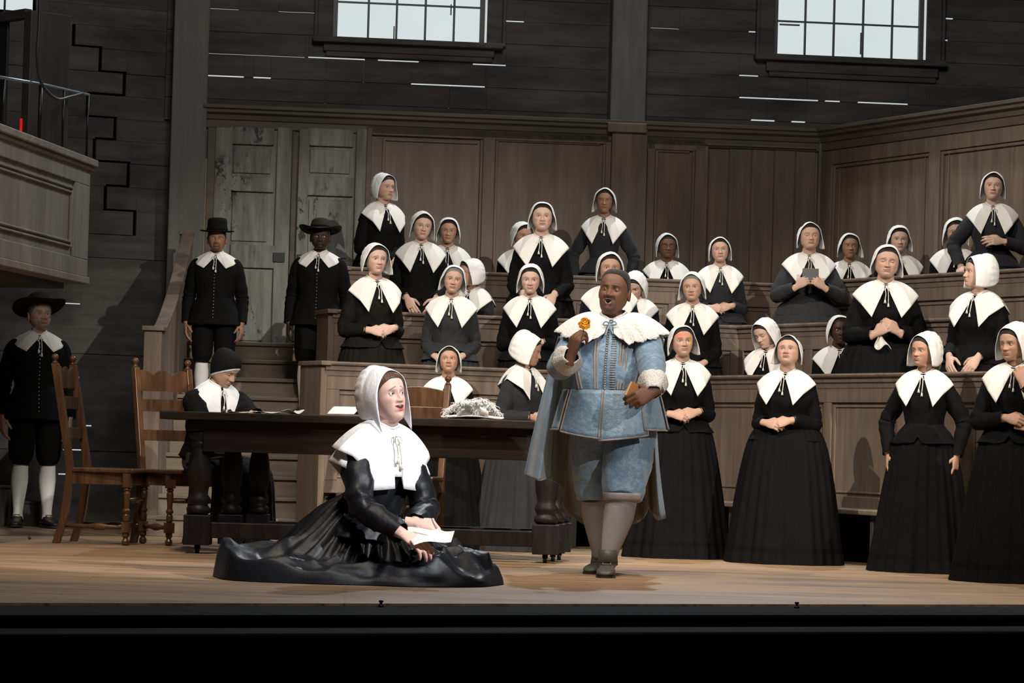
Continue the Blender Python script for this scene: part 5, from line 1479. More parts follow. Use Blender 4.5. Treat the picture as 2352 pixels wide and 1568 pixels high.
tb(mb, 'apron', smooth=False, bevel=.004)
legp = [(.062, .245), (.078, .26), (.082, .285), (.066, .30), (.060, .31), (.074, .325), (.078, .35), (.060, .372), (.062, .40), (.074, .45), (.080, .50), (.078, .56), (.068, .62), (.058, .66), (.056, .675), (.068, .685), (.068, .70), (.056, .71), (.075, .73), (.082, .755), (.078, .775)]
pts = [(455, ty0 + .17), (1254, ty0 + .17), (530, ty0 + .45), (1272, ty0 + .45), (592, ty0 + .75), (1286, ty0 + .75)]
for i, (px, y) in enumerate(pts):
    x = P(px, 1200, y).x; s_ = .085 if i < 2 else .075
    mb = MB(); mb.bx(x - s_, x + s_, y - s_, y + s_, .055, .245)
    lg = tb(mb, 'leg', 'table_leg_wood', smooth=False, bevel=.006)
    mb = MB(); mb.bx(x - s_ * .95, x + s_ * .95, y - s_ * .95, y + s_ * .95, .775, TZ - .053); o = mb.build('top_block', 'table_leg_wood', lg, smooth=False, bevel=.006, loc=tl); o.location = (0, 0, 0)
    mb = turned([(r_ * (.95 if i < 2 else .86), z_) for r_, z_ in legp], (x, y, 0), 26); o = mb.build('turned_shaft', 'table_leg_wood', lg, loc=tl); o.location = (0, 0, 0)
    mb = MB(); mb.tube([(x - .012, y, .026), (x + .012, y, .026)], .026, 14); mb.bx(x - .018, x + .018, y - .012, y + .012, .03, .056)
    o = mb.build('caster', 'iron', lg, loc=tl); o.location = (0, 0, 0)
mb = MB(); xs0, xs1 = P(455, 1200, ty0 + .17).x + .08, P(1254, 1200, ty0 + .17).x - .08
mb.bx(xs0, xs1, ty0 + .13, ty0 + .22, .10, .20); mb.bx(xs0, xs1, ty0 + .70, ty0 + .79, .10, .20)
tb(mb, 'stretcher', 'table_leg_wood', smooth=False, bevel=.006)

def chair(loc, yaw, label, scallop=3, hback=1.26, seat=.50, wd=.46, dp=.44):
    """turned oak side chair facing -Y"""
    rt = empty('chair', loc, R(yaw), label, 'chair', 'tall-backed turned oak chairs')
    hw = wd / 2
    for sx in (-1, 1):
        x = sx * (hw - .02); pts = [(x, dp / 2 + .07, 0), (x, dp / 2 + .02, .18), (x, dp / 2 - .005, .42), (x, dp / 2 - .005, seat + .03), (x, dp / 2 + .05, .85), (x, dp / 2 + .115, hback - .06)]
        c_ = catmull(pts, 26); G = [[(px_ + a * .021, py_ + b * .025, pz_) for a, b in ((-1, -1), (1, -1), (1, 1), (-1, 1))] for px_, py_, pz_ in c_]
        mb = MB(); mb.grid(np.array(G), True, True, True)
        b_ = mb.build('back_post', 'chair_wood', rt, smooth=False, bevel=.004)
        mb = MB(); mb.lathe([(.016, 0), (.024, .006), (.012, .018), (.012, .024), (.022, .034), (.025, .046), (.018, .06), (.004, .068)], (x, dp / 2 + .118, hback - .062), 16)
        mb.build('finial', 'chair_wood', b_)
        xf_, yf = sx * (hw - .005), -dp / 2 + .03
        mb = MB(); mb.bx(xf_ - .027, xf_ + .027, yf - .027, yf + .027, seat - .115, seat - .02)
        mb.bx(xf_ - .027, xf_ + .027, yf - .027, yf + .027, .085, .155)
        mb.lathe([(.018, .155), (.022, .165), (.022, .20), (.016, .21), (.026, .225), (.026, .235), (.017, .245), (.020, .30), (.024, .345), (.018, .36), (.027, .372), (.018, .384), (.026, .386), (.016, .386)], (xf_, yf, 0), 18)
        mb.lathe([(.010, .0), (.024, .008), (.026, .03), (.014, .05), (.024, .06), (.022, .085)], (xf_, yf, 0), 16)
        mb.build('front_leg', 'chair_wood', rt, smooth=False, bevel=.002)
        # side stretcher, turned
        mb = MB(); c2 = [(x, dp / 2 + .02, .12), (x, .06, .12), (x, .02, .12), (x, -.02, .12), (x, -.06, .12), (xf_, yf, .12)]
        mb.tube(c2, [.013, .015, .025, .025, .015, .013], 12); mb.build('side_stretcher', 'chair_wood', rt)
        mb = MB(); mb.bx(x - .013, x + .013, -dp / 2 + .05, dp / 2 - .02, seat - .10, seat - .02); mb.build('side_rail', 'chair_wood', rt, smooth=False, bevel=.003)
    mb = MB(); V = [(-hw - .03, -dp / 2 - .015), (hw + .03, -dp / 2 - .015), (hw + .005, dp / 2 - .03), (-hw - .005, dp / 2 - .03)]
    mb.add([(x, y, z) for z in (seat - .02, seat + .008) for x, y in V], [(3, 2, 1, 0), (4, 5, 6, 7), (0, 1, 5, 4), (1, 2, 6, 5), (2, 3, 7, 6), (3, 0, 4, 7)])
    mb.build('seat', 'chair_wood', rt, smooth=False, bevel=.008)
    mb = MB(); mb.bx(-hw + .02, hw - .02, -dp / 2 + .02, -dp / 2 + .045, seat - .10, seat - .02); mb.build('front_rail', 'chair_wood', rt, smooth=False, bevel=.003)
    mb = MB(); mb.tube([(-hw, -dp / 2 + .03, .30), (-.05, -dp / 2 + .03, .30), (0, -dp / 2 + .03, .30), (.05, -dp / 2 + .03, .30), (hw, -dp / 2 + .03, .30)], [.012, .016, .026, .016, .012], 12); mb.build('front_stretcher', 'chair_wood', rt)
    def back_y(z): return np.interp(z, [seat + .03, .85, hback - .06], [dp / 2 - .005, dp / 2 + .05, dp / 2 + .115])
    for z0, z1, sc in ((hback - .22, hback - .11, 1), (.90, .985, 0), (.70, .775, 0)):
        xs = np.linspace(-hw + .02, hw - .02, 48); G = []
        topz = [z1 + (.035 * abs(math.sin((x_ + hw) / (2 * hw) * math.pi * scallop)) if sc else .0) for x_ in xs]
        ym = [back_y((z0 + z1) / 2) + .012 * (1 - (x_ / hw) ** 2) for x_ in xs]
        G = [[(x_, y_ - .009, z0) for x_, y_ in zip(xs, ym)], [(x_, y_ - .009, t_) for x_, y_, t_ in zip(xs, ym, topz)], [(x_, y_ + .009, t_) for x_, y_, t_ in zip(xs, ym, topz)], [(x_, y_ + .009, z0) for x_, y_ in zip(xs, ym)], [(x_, y_ - .009, z0) for x_, y_ in zip(xs, ym)]]
        mb = MB(); mb.grid(np.array(G)); mb.build('back_slat', 'chair_wood', rt, smooth=False, bevel=.003)
    return rt
g = PG(245, 1248); chair((g.x, g.y, 0), 82, 'empty tall-backed oak chair seen from the side at the left end of the table')
g = Vector((P(420, 1200, 20.75).x, 20.75, 0)); chair((g.x - .0, g.y, 0), 38, 'tall-backed oak chair with scalloped top rail on which the man in the black skullcap sits')
g = Vector((P(925, 1200, 20.75).x, 20.75, 0)); chair((g.x, g.y, 0), -12, 'tall-backed oak chair behind the table, to the right of the kneeling woman\'s face', scallop=1, hback=1.20)

# papers, feathered hat on the table
def sheet(px, Y, w_, d_, label, z=TZ + .002, curl=0, rot=0, name='paper_sheet'):
    x = P(px, 950, Y).x; mb = MB(); G = []
    for v_ in np.linspace(-.5, .5, 9):
        G.append([(u_ * w_, v_ * d_, curl * (abs(u_ * 2) ** 2) + .004 * math.sin(u_ * 7 + v_ * 5) + .006) for u_ in np.linspace(-.5, .5, 13)])
    o = mb.grid(np.array(G)).build(name, 'paper', None, solid=.0012); o.location = (x, Y, z); o.rotation_euler = (0, 0, R(rot))
    tag(o, label, 'paper'); return o
sheet(612, 19.35, .17, .12, 'flat sheet of paper near the front edge of the table, right of the seated man', rot=12)
sheet(560, 19.7, .22, .3, 'sheet of paper under the hands of the man in the skullcap', rot=-10)
sheet(672, 19.4, .10, .14, 'small paper on the table left of the kneeling woman', curl=.02, rot=30)
o = sheet(798, 19.55, .16, .20, 'folded white paper standing slightly open on the table behind the kneeling woman', curl=.0)
mb = MB(); x = 0
G = [[(-.095, v_, 0), (-.02, v_, .045), (.0, v_, .048), (.045, v_, .03), (.075, v_, .0)] for v_ in np.linspace(-.1, .1, 5)]
o2 = mb.grid(np.array(G)).build('folded_paper', 'paper', None, solid=.0015, smooth=False); o2.location = (P(800, 945, 19.5).x, 19.5, TZ + .012); o2.rotation_euler = (0, 0, R(62))
tag(o2, 'folded white paper tented on the table, just left of the kneeling woman\'s cap', 'paper'); bpy.data.objects.remove(o)
# feathered hat
hx = P(1085, 955, 19.5).x
rt = empty('feathered_hat', (hx, 19.5, TZ), 0, 'white wide-brimmed hat heaped with curling ostrich feathers lying on the table', 'hat')
mb = MB(); a = np.linspace(0, 2 * np.pi, 48, endpoint=False)
G = [[(r * math.cos(t), r * .8 * math.sin(t), z + .006 * math.sin(3 * t)) for t in a] for r, z in ((.002, .085), (.07, .085), (.088, .075), (.095, .03), (.10, .018), (.15, .010), (.20, .012), (.203, .018), (.15, .020), (.10, .026))]
mb.grid(np.array(G), True, True).build('brim', 'linen_cap', rt)
mb = MB(); G = [[(r * math.cos(t), r * .83 * math.sin(t), z) for t in a] for r, z in ((.101, .02), (.1015, .06))]
mb.grid(np.array(G), True).build('ribbon', 'linen', rt, solid=.002)
for k in range(6):      # feather plumes: a curved quill with many fine curling barbs
    mb = MB(); a0 = [2.9, .25, 1.1, 2.1, 3.4, .05][k]; Ln = [.19, .20, .15, .15, .17, .16][k]
    base = Vector((.04 * math.cos(a0 + 2), -.03 - .015 * k, .055 + .006 * k)); pts = []
    for t in np.linspace(0, 1, 30):
        pts.append(base + Vector((math.cos(a0) * Ln * t, -.04 - .03 * math.sin(t * 3), .04 * math.sin(t * 2.6) - .055 * t * t)))
    mb.tube(pts, .0022, 5)
    for i in range(1, 30):
        for j in range(9):
            p = pts[i] + Vector(rng.normal(size=3) * .002); l_ = .018 + .03 * rng.random(); dv = Vector((math.cos(a0) * .3 + rng.normal() * .7, rng.normal() * .8 - .2, .2 + .8 * rng.random())).normalized()
            q1_ = p + dv * l_ * .6; q2_ = q1_ + Vector((rng.normal() * .5, rng.normal() * .5, -.1 - .5 * rng.random())) * l_ * .7; q3_ = q2_ + Vector((rng.normal() * .4, -.2, -.6)) * l_ * .4
            mb.tube([p, q1_, q2_, q3_], [.0016, .0018, .0014, .0006], 4, caps=False)
    mb.build('feather', 'feather', rt)
for k in range(13):      # loose curls standing up
    mb = MB(); x0 = -.10 + .02 * k + rng.normal() * .008; dx = rng.normal() * .012; hh = .012 + .03 * rng.random(); sg = 1 if rng.random() > .4 else -1
    pts = [(x0, -.04, .07), (x0 + dx, -.04, .085 + hh * .4), (x0 + dx * 1.5 + sg * .004, -.045, .09 + hh), (x0 + dx * 1.5 + sg * .016, -.05, .092 + hh), (x0 + dx * 1.5 + sg * .022, -.05, .085 + hh * .7)]
    mb.tube(catmull(pts, 12), [.0016] * 6 + [.0012] * 6, 5); mb.build('plume_curl', 'feather', rt)
g = PG(68, 1239); mb = MB(); mb.sphere((0, 0, .012), .012, 10, 8, sc=(1, 1, .9)); mb.tube([(0, 0, .02), (-.004, 0, .03)], .003, 6)
o = mb.build('acorn', 'chair_wood'); o.location = (g.x, g.y, 0); tag(o, 'tiny round brown nut lying on the bare stage floor at the left', 'nut')

# ================================================================== seated scribe
f = Fig('seated man in a white-edged black skullcap and broad white collar, reading at the table', 492, 790, 20.55, 0, 34, male=True, sit=33.5, top=166.5, lean=(9, 0, 0))
f.fatc = 1.0
f.head(F_('fair', tall=.98, sad=-.2, eyes=.1, wide=1.06, jowl=.9, double=.6, lips=(.42, .2, .16), brow=(.2, .12, .08), nose=1.2, fold=2.0, ears=False, browk=.4), 22, 24, 0, q=1.5)
# skullcap
G, C, aux, nu = f.Hgrid; k = aux[3][:, 0] < 13; G = G[k]; x_, F_r, z_ = G[..., 0], G[..., 1], G[..., 2]
for nm, off, mat, ln in (('cap_lining', .65, 'linen_bright', 6.3), ('skullcap', 1.0, 'felt_black', 5.4)):
    g_ = z_ - .95 * F_r + ln - 1.7; o_ = np.clip(g_ * .9 + (.25 if nm == 'cap_lining' else 0), -.8, off); D = G - np.array((0, -.5, 1.0)); D /= np.linalg.norm(D, axis=-1)[..., None]
    D[..., 0] *= .9
    mb = MB(); mb.grid(f.L(place_head((G + D * o_[..., None]), f.Rm)), True, True, False, flip=True); f.put(mb, nm, mat)
f.bodice('wool_black', fat=1.08, hip=[(100, 18, 13, 12), (92, 21, 15, 16)], peplum=0, split=False, bs=1.6)
f.arm(1, P(588, 952, 20.12), (.9, -.5, -.2), (0, -.3, .9), 'relaxed', 'wool_black', world=True, hint=(.6, .2, -1), r0=7.5, wr=1.5)
f.arm(-1, P(548, 965, 20.12), (.9, -.2, -.1), (0, -.3, .9), 'relaxed', 'wool_black', world=True, hint=(-.6, .4, -1), r0=7.5, wr=1.5)
f.collar('linen_bright', 'square', w=.84, length=.72, lift=1.5)
f.skirt_sit('wool_charcoal', name='gown', kn=44)
for sd in (-1, 1):
    leg_parts(f, 9, (9 * sd, -48, 80), (9 * sd, -50, 43.5), 'wool_black', 'stocking_white', 'leather_black', sd, toe=0, hips=84)
f.finish()

# ================================================================== kneeling soprano
SY = 16.1
f = Fig('woman in black gown and white cap sitting on the stage floor, singing, paper in lap', 868, 845, SY, 0, 40, name='person', K=.01175, sit=70.0, lean=(7, 0, 0), group=None)
f.loc.x = P(862, 1150, SY).x; f.root.location = f.loc
f.inv = (Matrix.Translation(f.loc) @ Matrix.Rotation(f.yaw, 4, 'Z') @ f.M).inverted()
f.fatc = 1.0
sop = dict(tall=1.0, skin=(.74, .50, .42), open=.75, teeth=True, smile=.9, sad=1.15, browup=.5, eyes=1.45, wide=1.04, jowl=.25, iris=(.07, .045, .03), sclera=(.75, .72, .70), lips=(.62, .13, .13), blush=(.72, .30, .26), browk=.85, brow=(.06, .03, .02), ears=False, lipw=1.12, nose=.92)
f.head(sop, 3, -15, -5, q=2.6, gaze=(8, 2), hs=.97)
f.hair('hair_brown', .6, line=2.9, rip=.08)
f.cap(bag=.85, mat='linen_bright', flare=.25, size=1.06, seed=3, lap=3.6, fwd=-1.3, lapw=.17)
f.bodice('taffeta', fat=1.0, peplum=9, plen=10, bs=2.0)
f.arm(-1, P(925, 1226, 15.66), (.80, -.12, -.42), (.25, -.65, .7), 'relaxed', 'taffeta', world=True, hint=(-.8, .4, -.8), r0=7.0, wr=1.7, puff=1.1, hsz=.98)
f.arm(1, P(952, 1199, 15.80), (.95, -.1, -.06), (0, -.55, .8), 'pinch', 'taffeta', world=True, hint=(.9, .3, -.5), r0=7.0, wr=1.7, puff=1.1, hsz=.95)
f.collar('linen_bright', 'square', w=1.06, length=1.0, tie=True, lift=.8)
mbk = f.M
f.collar('linen_bright', 'square', w=1.09, length=.70, tie=False, lift=1.7, name='upper_collar')
# shirt front and its stand collar
mb = MB(); G = [[(x__, -(7.2 + 7.4 * v_ + (.0 if abs(x__) < 1 else -.25 * abs(x__) ** 1.1)), 139.5 - 20 * v_) for x__ in np.linspace(-4.5, 4.5, 14)] for v_ in np.linspace(0, 1, 10)]
mb.grid(f.L(np.array(G))); f.put(mb, 'chemise_front', 'linen_bright', solid=.002)
f.finish()
sopr = f
# wide skirt lying in folds around her
cx, cy = f.loc.x - .0, SY + .05
n_t, n_r = 260, 90
th = np.linspace(0, 2 * np.pi, n_t, endpoint=False)
dirs = {'R': 0, 'B': 90, 'L': 180, 'F': 270}
prof = {'L': [(0, .50), (.16, .47), (.30, .40), (.48, .28), (.64, .185), (.78, .15), (.90, .19), (.95, .19), (.98, .11), (1.0, .004)],
        'R': [(0, .50), (.16, .33), (.30, .24), (.48, .215), (.64, .20), (.80, .175), (.90, .12), (.96, .07), (.99, .035), (1.0, .004)],
        'F': [(0, .50), (.16, .42), (.30, .32), (.48, .20), (.64, .13), (.80, .095), (.90, .075), (.96, .05), (.99, .025), (1.0, .004)],
        'B': [(0, .50), (.16, .46), (.30, .38), (.48, .28), (.64, .20), (.80, .16), (.90, .14), (.96, .10), (.99, .05), (1.0, .004)]}
rad = {'L': .86, 'R': .665, 'F': .50, 'B': .48}
def angmix(fn, t):
    keys = ['R', 'B', 'L', 'F']; d = (math.degrees(t) % 360) / 90; i = int(d) % 4; fr = d - int(d); fr = fr * fr * (3 - 2 * fr); fr = fr ** .55 if i == 2 else 1 - (1 - fr) ** .7 if i == 3 else fr
    return fn(keys[i]) * (1 - fr) + fn(keys[(i + 1) % 4]) * fr
rr_ = np.linspace(0, 1, n_r) ** .85; G = np.zeros((n_r, n_t, 3))
for j, t in enumerate(th):
    a_, b_ = rad['R' if math.cos(t) > 0 else 'L'], rad['B' if math.sin(t) > 0 else 'F']
    ex = 2.5
    Rt = (abs(math.cos(t) / a_) ** ex + abs(math.sin(t) / b_) ** ex) ** (-1 / ex)
    Rt *= 1 + .025 * math.sin(5 * t + 1) + .02 * math.sin(9 * t)
    for i, r in enumerate(rr_):
        h_ = angmix(lambda k: np.interp(r, [q[0] for q in prof[k]], [q[1] for q in prof[k]]), t)
        pl = (abs(math.sin(t * 17 + 1.5 * math.sin(t * 3))) - .5) * .045 * np.interp(r, [0, .12, .4, .62, .75], [.3, .8, 1.0, .5, 0])
        X = math.cos(t) * Rt * r; Yv = math.sin(t) * Rt * r
        env = np.interp(r, [0, .35, .6, .9, 1], [0, .3, 1, .8, .0])
        def rdg(v): return 1 - abs(math.sin(v))
        w1_ = rdg(5.5 * r + 1.6 * t + .9 * math.sin(3 * t + 1)); w2_ = rdg(7 * X - 10 * Yv + 1.4 * math.sin(5 * X + 1)); w3_ = rdg(9 * r - 2.2 * t + 1.2 * math.sin(6 * X))
        cr = w1_ ** 1.5 * .060 + w2_ ** 1.5 * .040 + w3_ ** 2 * .034 - .050
        cr *= np.interp(X, [-.5, 0, .2], [.25, .7, 1.3])
        cr += .030 * (1 - 2 * abs(math.sin(t * 4.5 + r * 5))) * np.interp(r, [.35, .6, .9, 1], [0, 1, .8, 0])
        cr += .02 * math.sin(t * 13 + 2 * math.sin(2 * t)) * np.interp(r, [.5, .8, .97, 1], [0, .6, 1, 0])
        G[i, j] = (cx + X, cy + Yv, max(.004, h_ + pl + cr * env))
mb = MB(); mb.grid(G, True, True, False)
o = mb.build('skirt', 'taffeta', None, solid=.0, loc=tuple(f.loc)); o.parent = f.root; o.location = (0, 0, 0); o.rotation_euler = (0, 0, -f.yaw)
# letter in her lap and the crayon
mb = MB(); c00, c10, c11, c01 = [np.array(P(*q)) for q in ((903, 1190, 15.92), (1044, 1221, 15.74), (1036, 1240, 15.60), (950, 1252, 15.56))]
G = []
for v_ in np.linspace(0, 1, 14):
    row = []
    for u_ in np.linspace(0, 1, 26):
        p = (c00 * (1 - u_) + c10 * u_) * (1 - v_) + (c01 * (1 - u_) + c11 * u_) * v_
        p = p + np.array((0, 0, .010 * math.sin(u_ * 5) + .012 * max(0, u_ - .85) * 20 * (1 - v_) * .4)); row.append(p)
    G.append(row)
tag(mb.grid(np.array(G)).build('letter', 'paper', None, solid=.0008), 'white sheet of paper held in the lap of the woman on the floor', 'paper')
a_, b_ = P(993, 1190, 15.62), P(1003, 1214, 15.62)
mb = MB(); mb.tube([a_, a_ * .5 + b_ * .5, b_], [.007, .0075, .0065], 12); tag(mb.build('crayon', 'crayon'), 'short pale stick held between the fingers of the woman on the floor', 'writing stick')

# ================================================================== the man in blue
TB = [(138.6, 7.6, 6.6, 7.2), (136.6, 11.5, 8, 9), (134.2, 17, 9.8, 11), (131.0, 21, 12, 12), (126.5, 23.0, 14.6, 13), (120, 23.8, 16.8, 13.2), (114, 24.2, 18.2, 13), (107, 24.6, 19.2, 13), (99.5, 24.8, 18.8, 13.5)]
BY = 17.8
f = Fig('singing man in pale blue doublet, lace collar and cape, holding an orange flower', 1412, 622, BY, 0, -10, male=True, top=165.0, torso=TB, name='person')
bman = f; f.fatc = 1.22
f.head(F_((.135, .066, .040), open=.95, lipw=.78, sad=-.15, browup=.7, eyes=.75, wide=1.0, jowl=1.0, double=1.2, tall=1.0, sclera=(.30, .25, .22), nose=1.42, lips=(.30, .12, .10), blush=(.17, .07, .045), iris=(.02, .012, .01), brow=(.012, .010, .010), browk=.9,
          beard=(.035, .027, .024), beardk=.42, fold=2.2), -8, -6, 5, q=2.6, gaze=(-8, -12), hs=1.04)
f.hair('hair_close', .25, line=.4, slope=1.15, rip=.05)
f.bodice('brocade_blue', hip=[(98.6, 24.6, 18.6, 13.6), (96, 25.0, 18.6, 14)], peplum=0, split=False, name='doublet', n=96, bs=.8)
# skirts of the doublet: overlapping tabs with braided edges
def tabpt(z, ang, z_top=99.5, extra=0):
    t_ = max(0.0, z_top - z) / 25; Wd = 24.9 + 6.6 * t_ ** .9 + extra; Fr = 18.8 + 6.5 * t_ ** .9 + extra; Bk = 13.6 + 6.5 * t_ + extra; a__ = R(ang)
    return Vector((Wd * math.copysign(abs(math.sin(a__)) ** .88, math.sin(a__)), -(Fr if math.cos(a__) > 0 else Bk) * math.copysign(abs(math.cos(a__)) ** .88, math.cos(a__)), z))
for k, (a0, a1, low, ex) in enumerate(((-3, 44, 76, .9), (40, 92, 79, .4), (88, 138, 80, .8), (134, 182, 80, .4), (-50, -1, 77, .5), (-98, -54, 78, 1.0), (-142, -94, 80, .5), (-184, -138, 80, 1.0))):
    G = []; zs = np.linspace(99.8, 0, 2)
    for v_ in np.linspace(0, 1, 12):
        row = []
        for u_ in np.linspace(0, 1, 18):
            an = a0 + (a1 - a0) * u_; lowz = low - (3.5 * (1 - u_) if k == 0 else 3.5 * u_ if k == 4 else 0)
            row.append(f.ML @ tabpt(99.8 + (lowz - 99.8) * v_, an, extra=ex + .5 * math.sin(u_ * 5 + k)))
        G.append(row)
    G = np.array(G); mb = MB(); mb.grid(G)
    tb_ = f.put(mb, 'doublet_tab', 'brocade_blue', solid=.0045)
    edge = np.vstack([G[:, 0], G[-1], G[::-1, -1]]); ctr = np.array((0, 0, 0)); edge[:, :2] *= 1.012
    mb = MB(); mb.tube(edge, .5, 6); mb.build('tab_braid', 'braid', tb_, M=f.M)
# braid on the doublet
def braid(path, r=.62, parts=1):
    mb = MB(); pts = [surf(f, z, a__, .55) for z, a__ in path]; mb.tube(catmull([tuple(p) for p in pts], 40), r, 6, flat=.5); f.put(mb, 'braid', 'braid')
for a_top, a_bot in ((-13, -9), (-17, -12), (15, 11), (19, 14), (24, 18)): braid([(131, a_top), (118, (a_top + a_bot) / 2), (100, a_bot)])
for s_ in (-1, 1):
    braid([(130, 48 * s_), (120, 44 * s_), (110, 38 * s_), (100, 30 * s_)]); braid([(130, 53 * s_), (120, 49 * s_), (110, 43 * s_), (100, 35 * s_)])
for i in range(26):   # loops and buttons down the front
    z = 132.5 - i * 1.28
    p = surf(f, z, -1.2, 1.0); mb = MB(); mb.sphere(tuple(p), .62, 10, 7); f.put(mb, 'button', 'pewter')
    mb = MB(); mb.tube([surf(f, z, 2.5, .5), surf(f, z + .1, 8.5, .5)], .28, 5); f.put(mb, 'button_loop', 'braid')
# arms
f.arm(-1, P(1312, 817, 17.38), (.22, -.12, .95), (-.72, -.68, .1), 'pinch', 'brocade_blue', world=True, hint=(-.75, .2, -1), r0=8.6, r1=5.8, sh=17.6, cut=4.5, wr=.9, hsz=1.12)
f.arm(1, P(1503, 914, 17.24), (-.82, -.28, -.40), (-.1, -.85, .1), 'hold', 'brocade_blue', world=True, hint=(1, .3, -.35), r0=8.8, r1=6.2, sh=18.0, cut=4.5, wr=.9, hsz=1.14)
for sd in (-1, 1):     # turned-back lace cuffs
    S_, E_, Wp_, Mx_ = f.arms[sd]; ax = (Wp_ - E_).normalized(); tmp = Vector((0, 0, 1)) if abs(ax.z) < .9 else Vector((1, 0, 0)); A_ = ax.cross(tmp).normalized(); B_ = ax.cross(A_); G = []
    for v_ in np.linspace(0, 1, 12):
        row = []
        for u_ in np.linspace(0, 2 * np.pi, 84, endpoint=False):
            r_ = 4.0 + 4.2 * v_ ** .8 + .25 * math.sin(u_ * 5); l_ = -9.5 * v_ + (-.9 * abs(math.sin(u_ * 5.5)) if v_ > .8 else 0) * (v_ - .8) / .2
            row.append(Wp_ + ax * (.8 + l_) + (A_ * math.cos(u_) + B_ * math.sin(u_)) * r_)
        G.append(row)
    mb = MB(); mb.grid(np.array(G), True); f.put(mb, 'lace_cuff', 'lace', solid=.0025)
f.collar('lace', 'lace', w=.90, length=.86, tie=False, name='lace_collar')
mb = MB()   # ribbon tie at the throat
for pts in ([(0, -12.2, 136), (-2.4, -13.6, 136.8), (-3.4, -14.4, 135.0), (-.6, -13.6, 135)], [(0, -12.2, 136), (2.4, -13.6, 137), (3.6, -14.2, 135.4), (.6, -13.6, 135)], [(0, -12.6, 135.6), (-1.2, -15, 132), (-1.6, -17, 129)], [(0, -12.6, 135.6), (1.2, -15, 132.4), (2.4, -17, 130)]):
    mb.tube(f.L(catmull(pts, 12)), .45, 6)
f.put(mb, 'neck_ribbon', 'cape_blue')
# breeches, stockings, shoes
Wl = lambda px, py, Y: f.loc_of(P(px, py, Y))
hl, kl, al = Wl(1450, 985, 17.8), Wl(1430, 1142, 17.66), Wl(1396, 1287, 17.58)
hr_, kr, ar = Wl(1368, 985, 17.85), Wl(1368, 1142, 17.92), Wl(1380, 1287, 18.02)
mb = MB()
for Hh, Kk, r_ in ((hl, kl, 1.0), (hr_, kr, .98)):
    c4 = catmull([(Hh.x, Hh.y, Hh.z + 10, 13.0), (Hh.x, Hh.y, Hh.z, 13.8), (*(Hh * .5 + Kk * .5), 13.6 * r_), (*(Hh * .2 + Kk * .8), 12.0 * r_), (*(Hh * .06 + Kk * .94), 11.0), (*Kk, 10.2)], 30)
    G = tube_grid(c4[:, :3], c4[:, 3], 30); G = G + wob(G, .35, .45, Hh.x); mb.grid(G, True, True, True)
f.put(mb, 'breeches', 'brocade_blue')
for Kk in (kl, kr):
    mb = MB(); c_ = [Kk + Vector((0, 0, dz)) for dz in (2.6, 1.2, -.4, -1.4)]; mb.tube(c_, [10.3, 10.5, 10.4, 10.0], 26, caps=False); f.put(mb, 'knee_band', 'braid', solid=.003)
for nm, Kk, A_, tw, sd in (('l', kl, al, 4, 1), ('r', kr, ar, -10, -1)):
    cf = [(*(Kk + Vector((0, 0, -.5))), 8.0), (*(Kk * .93 + A_ * .07), 8.2), (*(Kk * .68 + A_ * .32 + Vector((0, 1.6, 0))), 8.2), (*(Kk * .38 + A_ * .62 + Vector((0, .8, 0))), 6.3), (*(Kk * .12 + A_ * .88), 4.6), (*A_, 4.4), (*(A_ + Vector((0, -1, -3))), 4.6)]
    c5 = catmull(cf, 30); st = MB(); st.grid(tube_grid(c5[:, :3], c5[:, 3], 22), True, True, True); f.put(st, 'stocking', 'stocking_grey')
    Hq = hl if sd > 0 else hr_
    f.body.tube([Vector((Hq.x * .5, 0, 101)), Hq, Kk, A_], [5, 6, 5, 3], 10, col=f.h['skin'])
    mb = MB(); mb.tube([A_ + Vector((0, .5, 5.5)), A_ + Vector((0, .2, 2)), A_ + Vector((0, -.6, -2))], [5.3, 5.2, 5.6], 20); f.put(mb, 'boot_cuff', 'leather_grey')
    A8 = Vector((A_.x, A_.y, 8.0)); shoe_mesh(f, A8, tw, 'leather_grey', True)
f.finish()
# cape: hangs from the shoulders behind him, edges turned forward
top = [(1283, 772, 17.86), (1287, 772, 17.92), (1295, 765, 18.0), (1320, 755, 18.05), (1370, 745, 18.10), (1420, 742, 18.12), (1460, 748, 18.08), (1490, 758, 18.03), (1512, 768, 17.98), (1522, 775, 17.92), (1526, 780, 17.88)]
mid = [(1235, 950, 17.92), (1262, 955, 17.86), (1272, 950, 18.0), (1290, 950, 18.12), (1325, 950, 18.22), (1400, 950, 18.3), (1455, 950, 18.22), (1478, 950, 18.14), (1490, 960, 18.05), (1500, 960, 18.0), (1509, 960, 17.98)]
bot = [(1204, 1093, 17.95), (1240, 1104, 17.84), (1262, 1098, 18.0), (1288, 1118, 18.1), (1300, 1170, 18.22), (1345, 1206, 18.36), (1420, 1206, 18.36), (1466, 1200, 18.26), (1490, 1168, 18.12), (1506, 1194, 18.0), (1530, 1190, 17.94)]
nu_, nv_ = 130, 40
tw_, mw_, bw_ = [catmull([tuple(P(*q)) for q in r_], nu_) for r_ in (top, mid, bot)]
G = []
for v_ in np.linspace(0, 1, nv_):
    row = (1 - v_) * (1 - 2 * v_) * tw_ + 4 * v_ * (1 - v_) * mw_ + v_ * (2 * v_ - 1) * bw_
    u_ = np.linspace(0, 1, nu_); row = row.copy()
    row[:, 1] += (.028 * np.sin(u_ * 44 + 1) + .012 * np.sin(u_ * 97)) * v_ ; row[:, 0] += .008 * np.sin(u_ * 44) * v_
    G.append(row)
G = np.array(G); mb = MB(); mb.grid(G)
mb.m = [0 if (j < 26 or j > 119) else 1 for i in range(nv_ - 1) for j in range(nu_ - 1)]
o = mb.build('cape', ['cape_blue', 'cape_lining'], f.root, solid=.004, loc=tuple(f.loc)); o.location = (0, 0, 0); o.rotation_euler = (0, 0, -f.yaw)
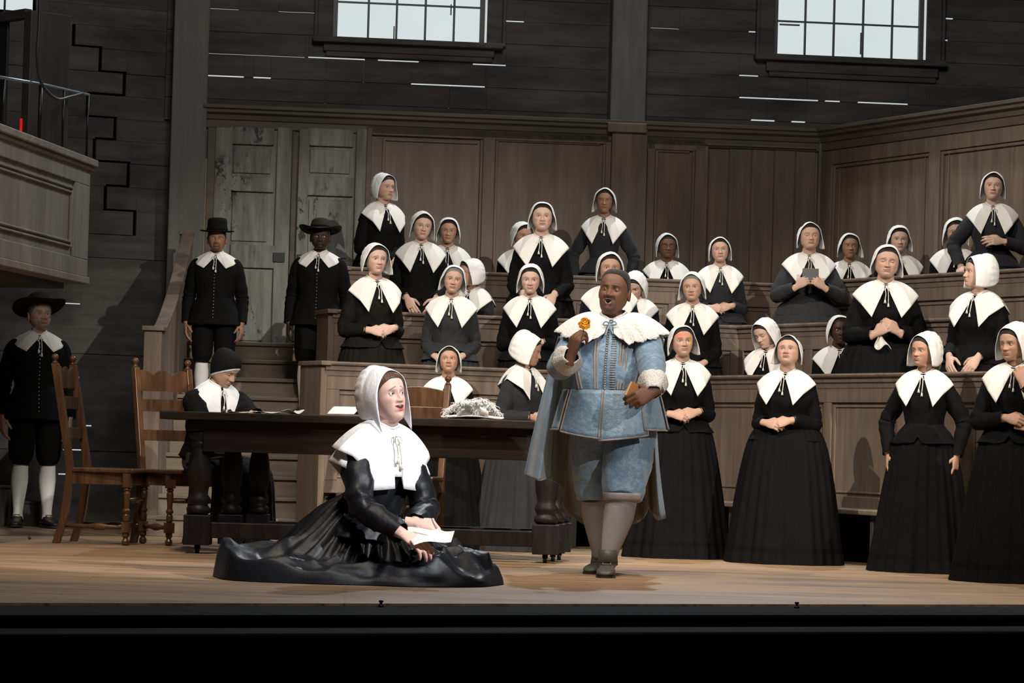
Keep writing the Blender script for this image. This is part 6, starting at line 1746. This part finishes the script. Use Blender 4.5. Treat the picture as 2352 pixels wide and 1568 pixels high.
# flower and book
fp = P(1343, 742, 17.20); rt = empty('marigold', tuple(fp), 0, 'orange ruffled flower held up by the man in blue', 'flower')
mb = MB(); rg = np.random.default_rng(3)
for ring_, (n_, rad_, zo, sz) in enumerate(((10, .024, -.004, .014), (9, .018, .004, .013), (7, .012, .011, .011), (5, .006, .016, .009))):
    for k in range(n_):
        a_ = 2 * np.pi * k / n_ + ring_ * .4; c_ = (rad_ * math.cos(a_), -.010 + rad_ * math.sin(a_) * .35, rad_ * math.sin(a_) * .85 + zo)
        Mr = Matrix.Rotation(a_, 4, 'Y') @ Matrix.Rotation(.6, 4, 'X'); G = []
        for v_ in np.linspace(0, 1, 7): G.append([((u_) * sz * math.sin(math.pi * (.2 + .75 * v_)), .003 * math.sin(u_ * 9 + k) - .006 * v_, sz * 1.3 * v_ + .002 * math.cos(u_ * 8)) for u_ in np.linspace(-1, 1, 9)])
        Mt = Matrix.Translation(c_) @ Matrix.Rotation(rg.normal() * .4, 4, 'Z') @ Matrix.Rotation(-a_ + math.pi / 2, 4, 'Y') @ Matrix.Rotation(rg.normal() * .5 - .3, 4, 'X') @ Matrix.Translation((0, 0, -sz * .4))
        mb.grid(xf(np.array(G), Mt))
mb.sphere((0, 0, 0), .019, 14, 10, sc=(1, .8, .9)); mb.build('bloom', 'petal', rt)
b_ = P(1334, 785, 17.24) - fp; mb = MB(); mb.tube([(0, 0, -.012), b_ * .5 + Vector((.003, 0, 0)), b_, b_ * 1.5], .0026, 8); mb.build('stem', 'leaf', rt)
bp = P(1461, 902, 17.32); rt = empty('book', tuple(bp), 0, 'small tan leather book held against the waist by the man in blue', 'book')
Mb = Matrix.Rotation(R(28), 4, 'Y') @ Matrix.Rotation(R(28), 4, 'Z') @ Matrix.Rotation(R(-8), 4, 'X')
for nm, mt, bxs in (('cover', 'leather_tan', ((-.060, .060, -.014, -.010, -.045, .045), (-.060, .060, .010, .014, -.045, .045), (.056, .060, -.014, .014, -.045, .045))), ('page_block', 'page_edge', ((-.057, .056, -.010, .010, -.042, .042),))):
    mb = MB()
    for b6 in bxs: mb.bx(*b6)
    mb.xform(Mb); mb.build(nm, mt, rt, smooth=False, bevel=.0012)
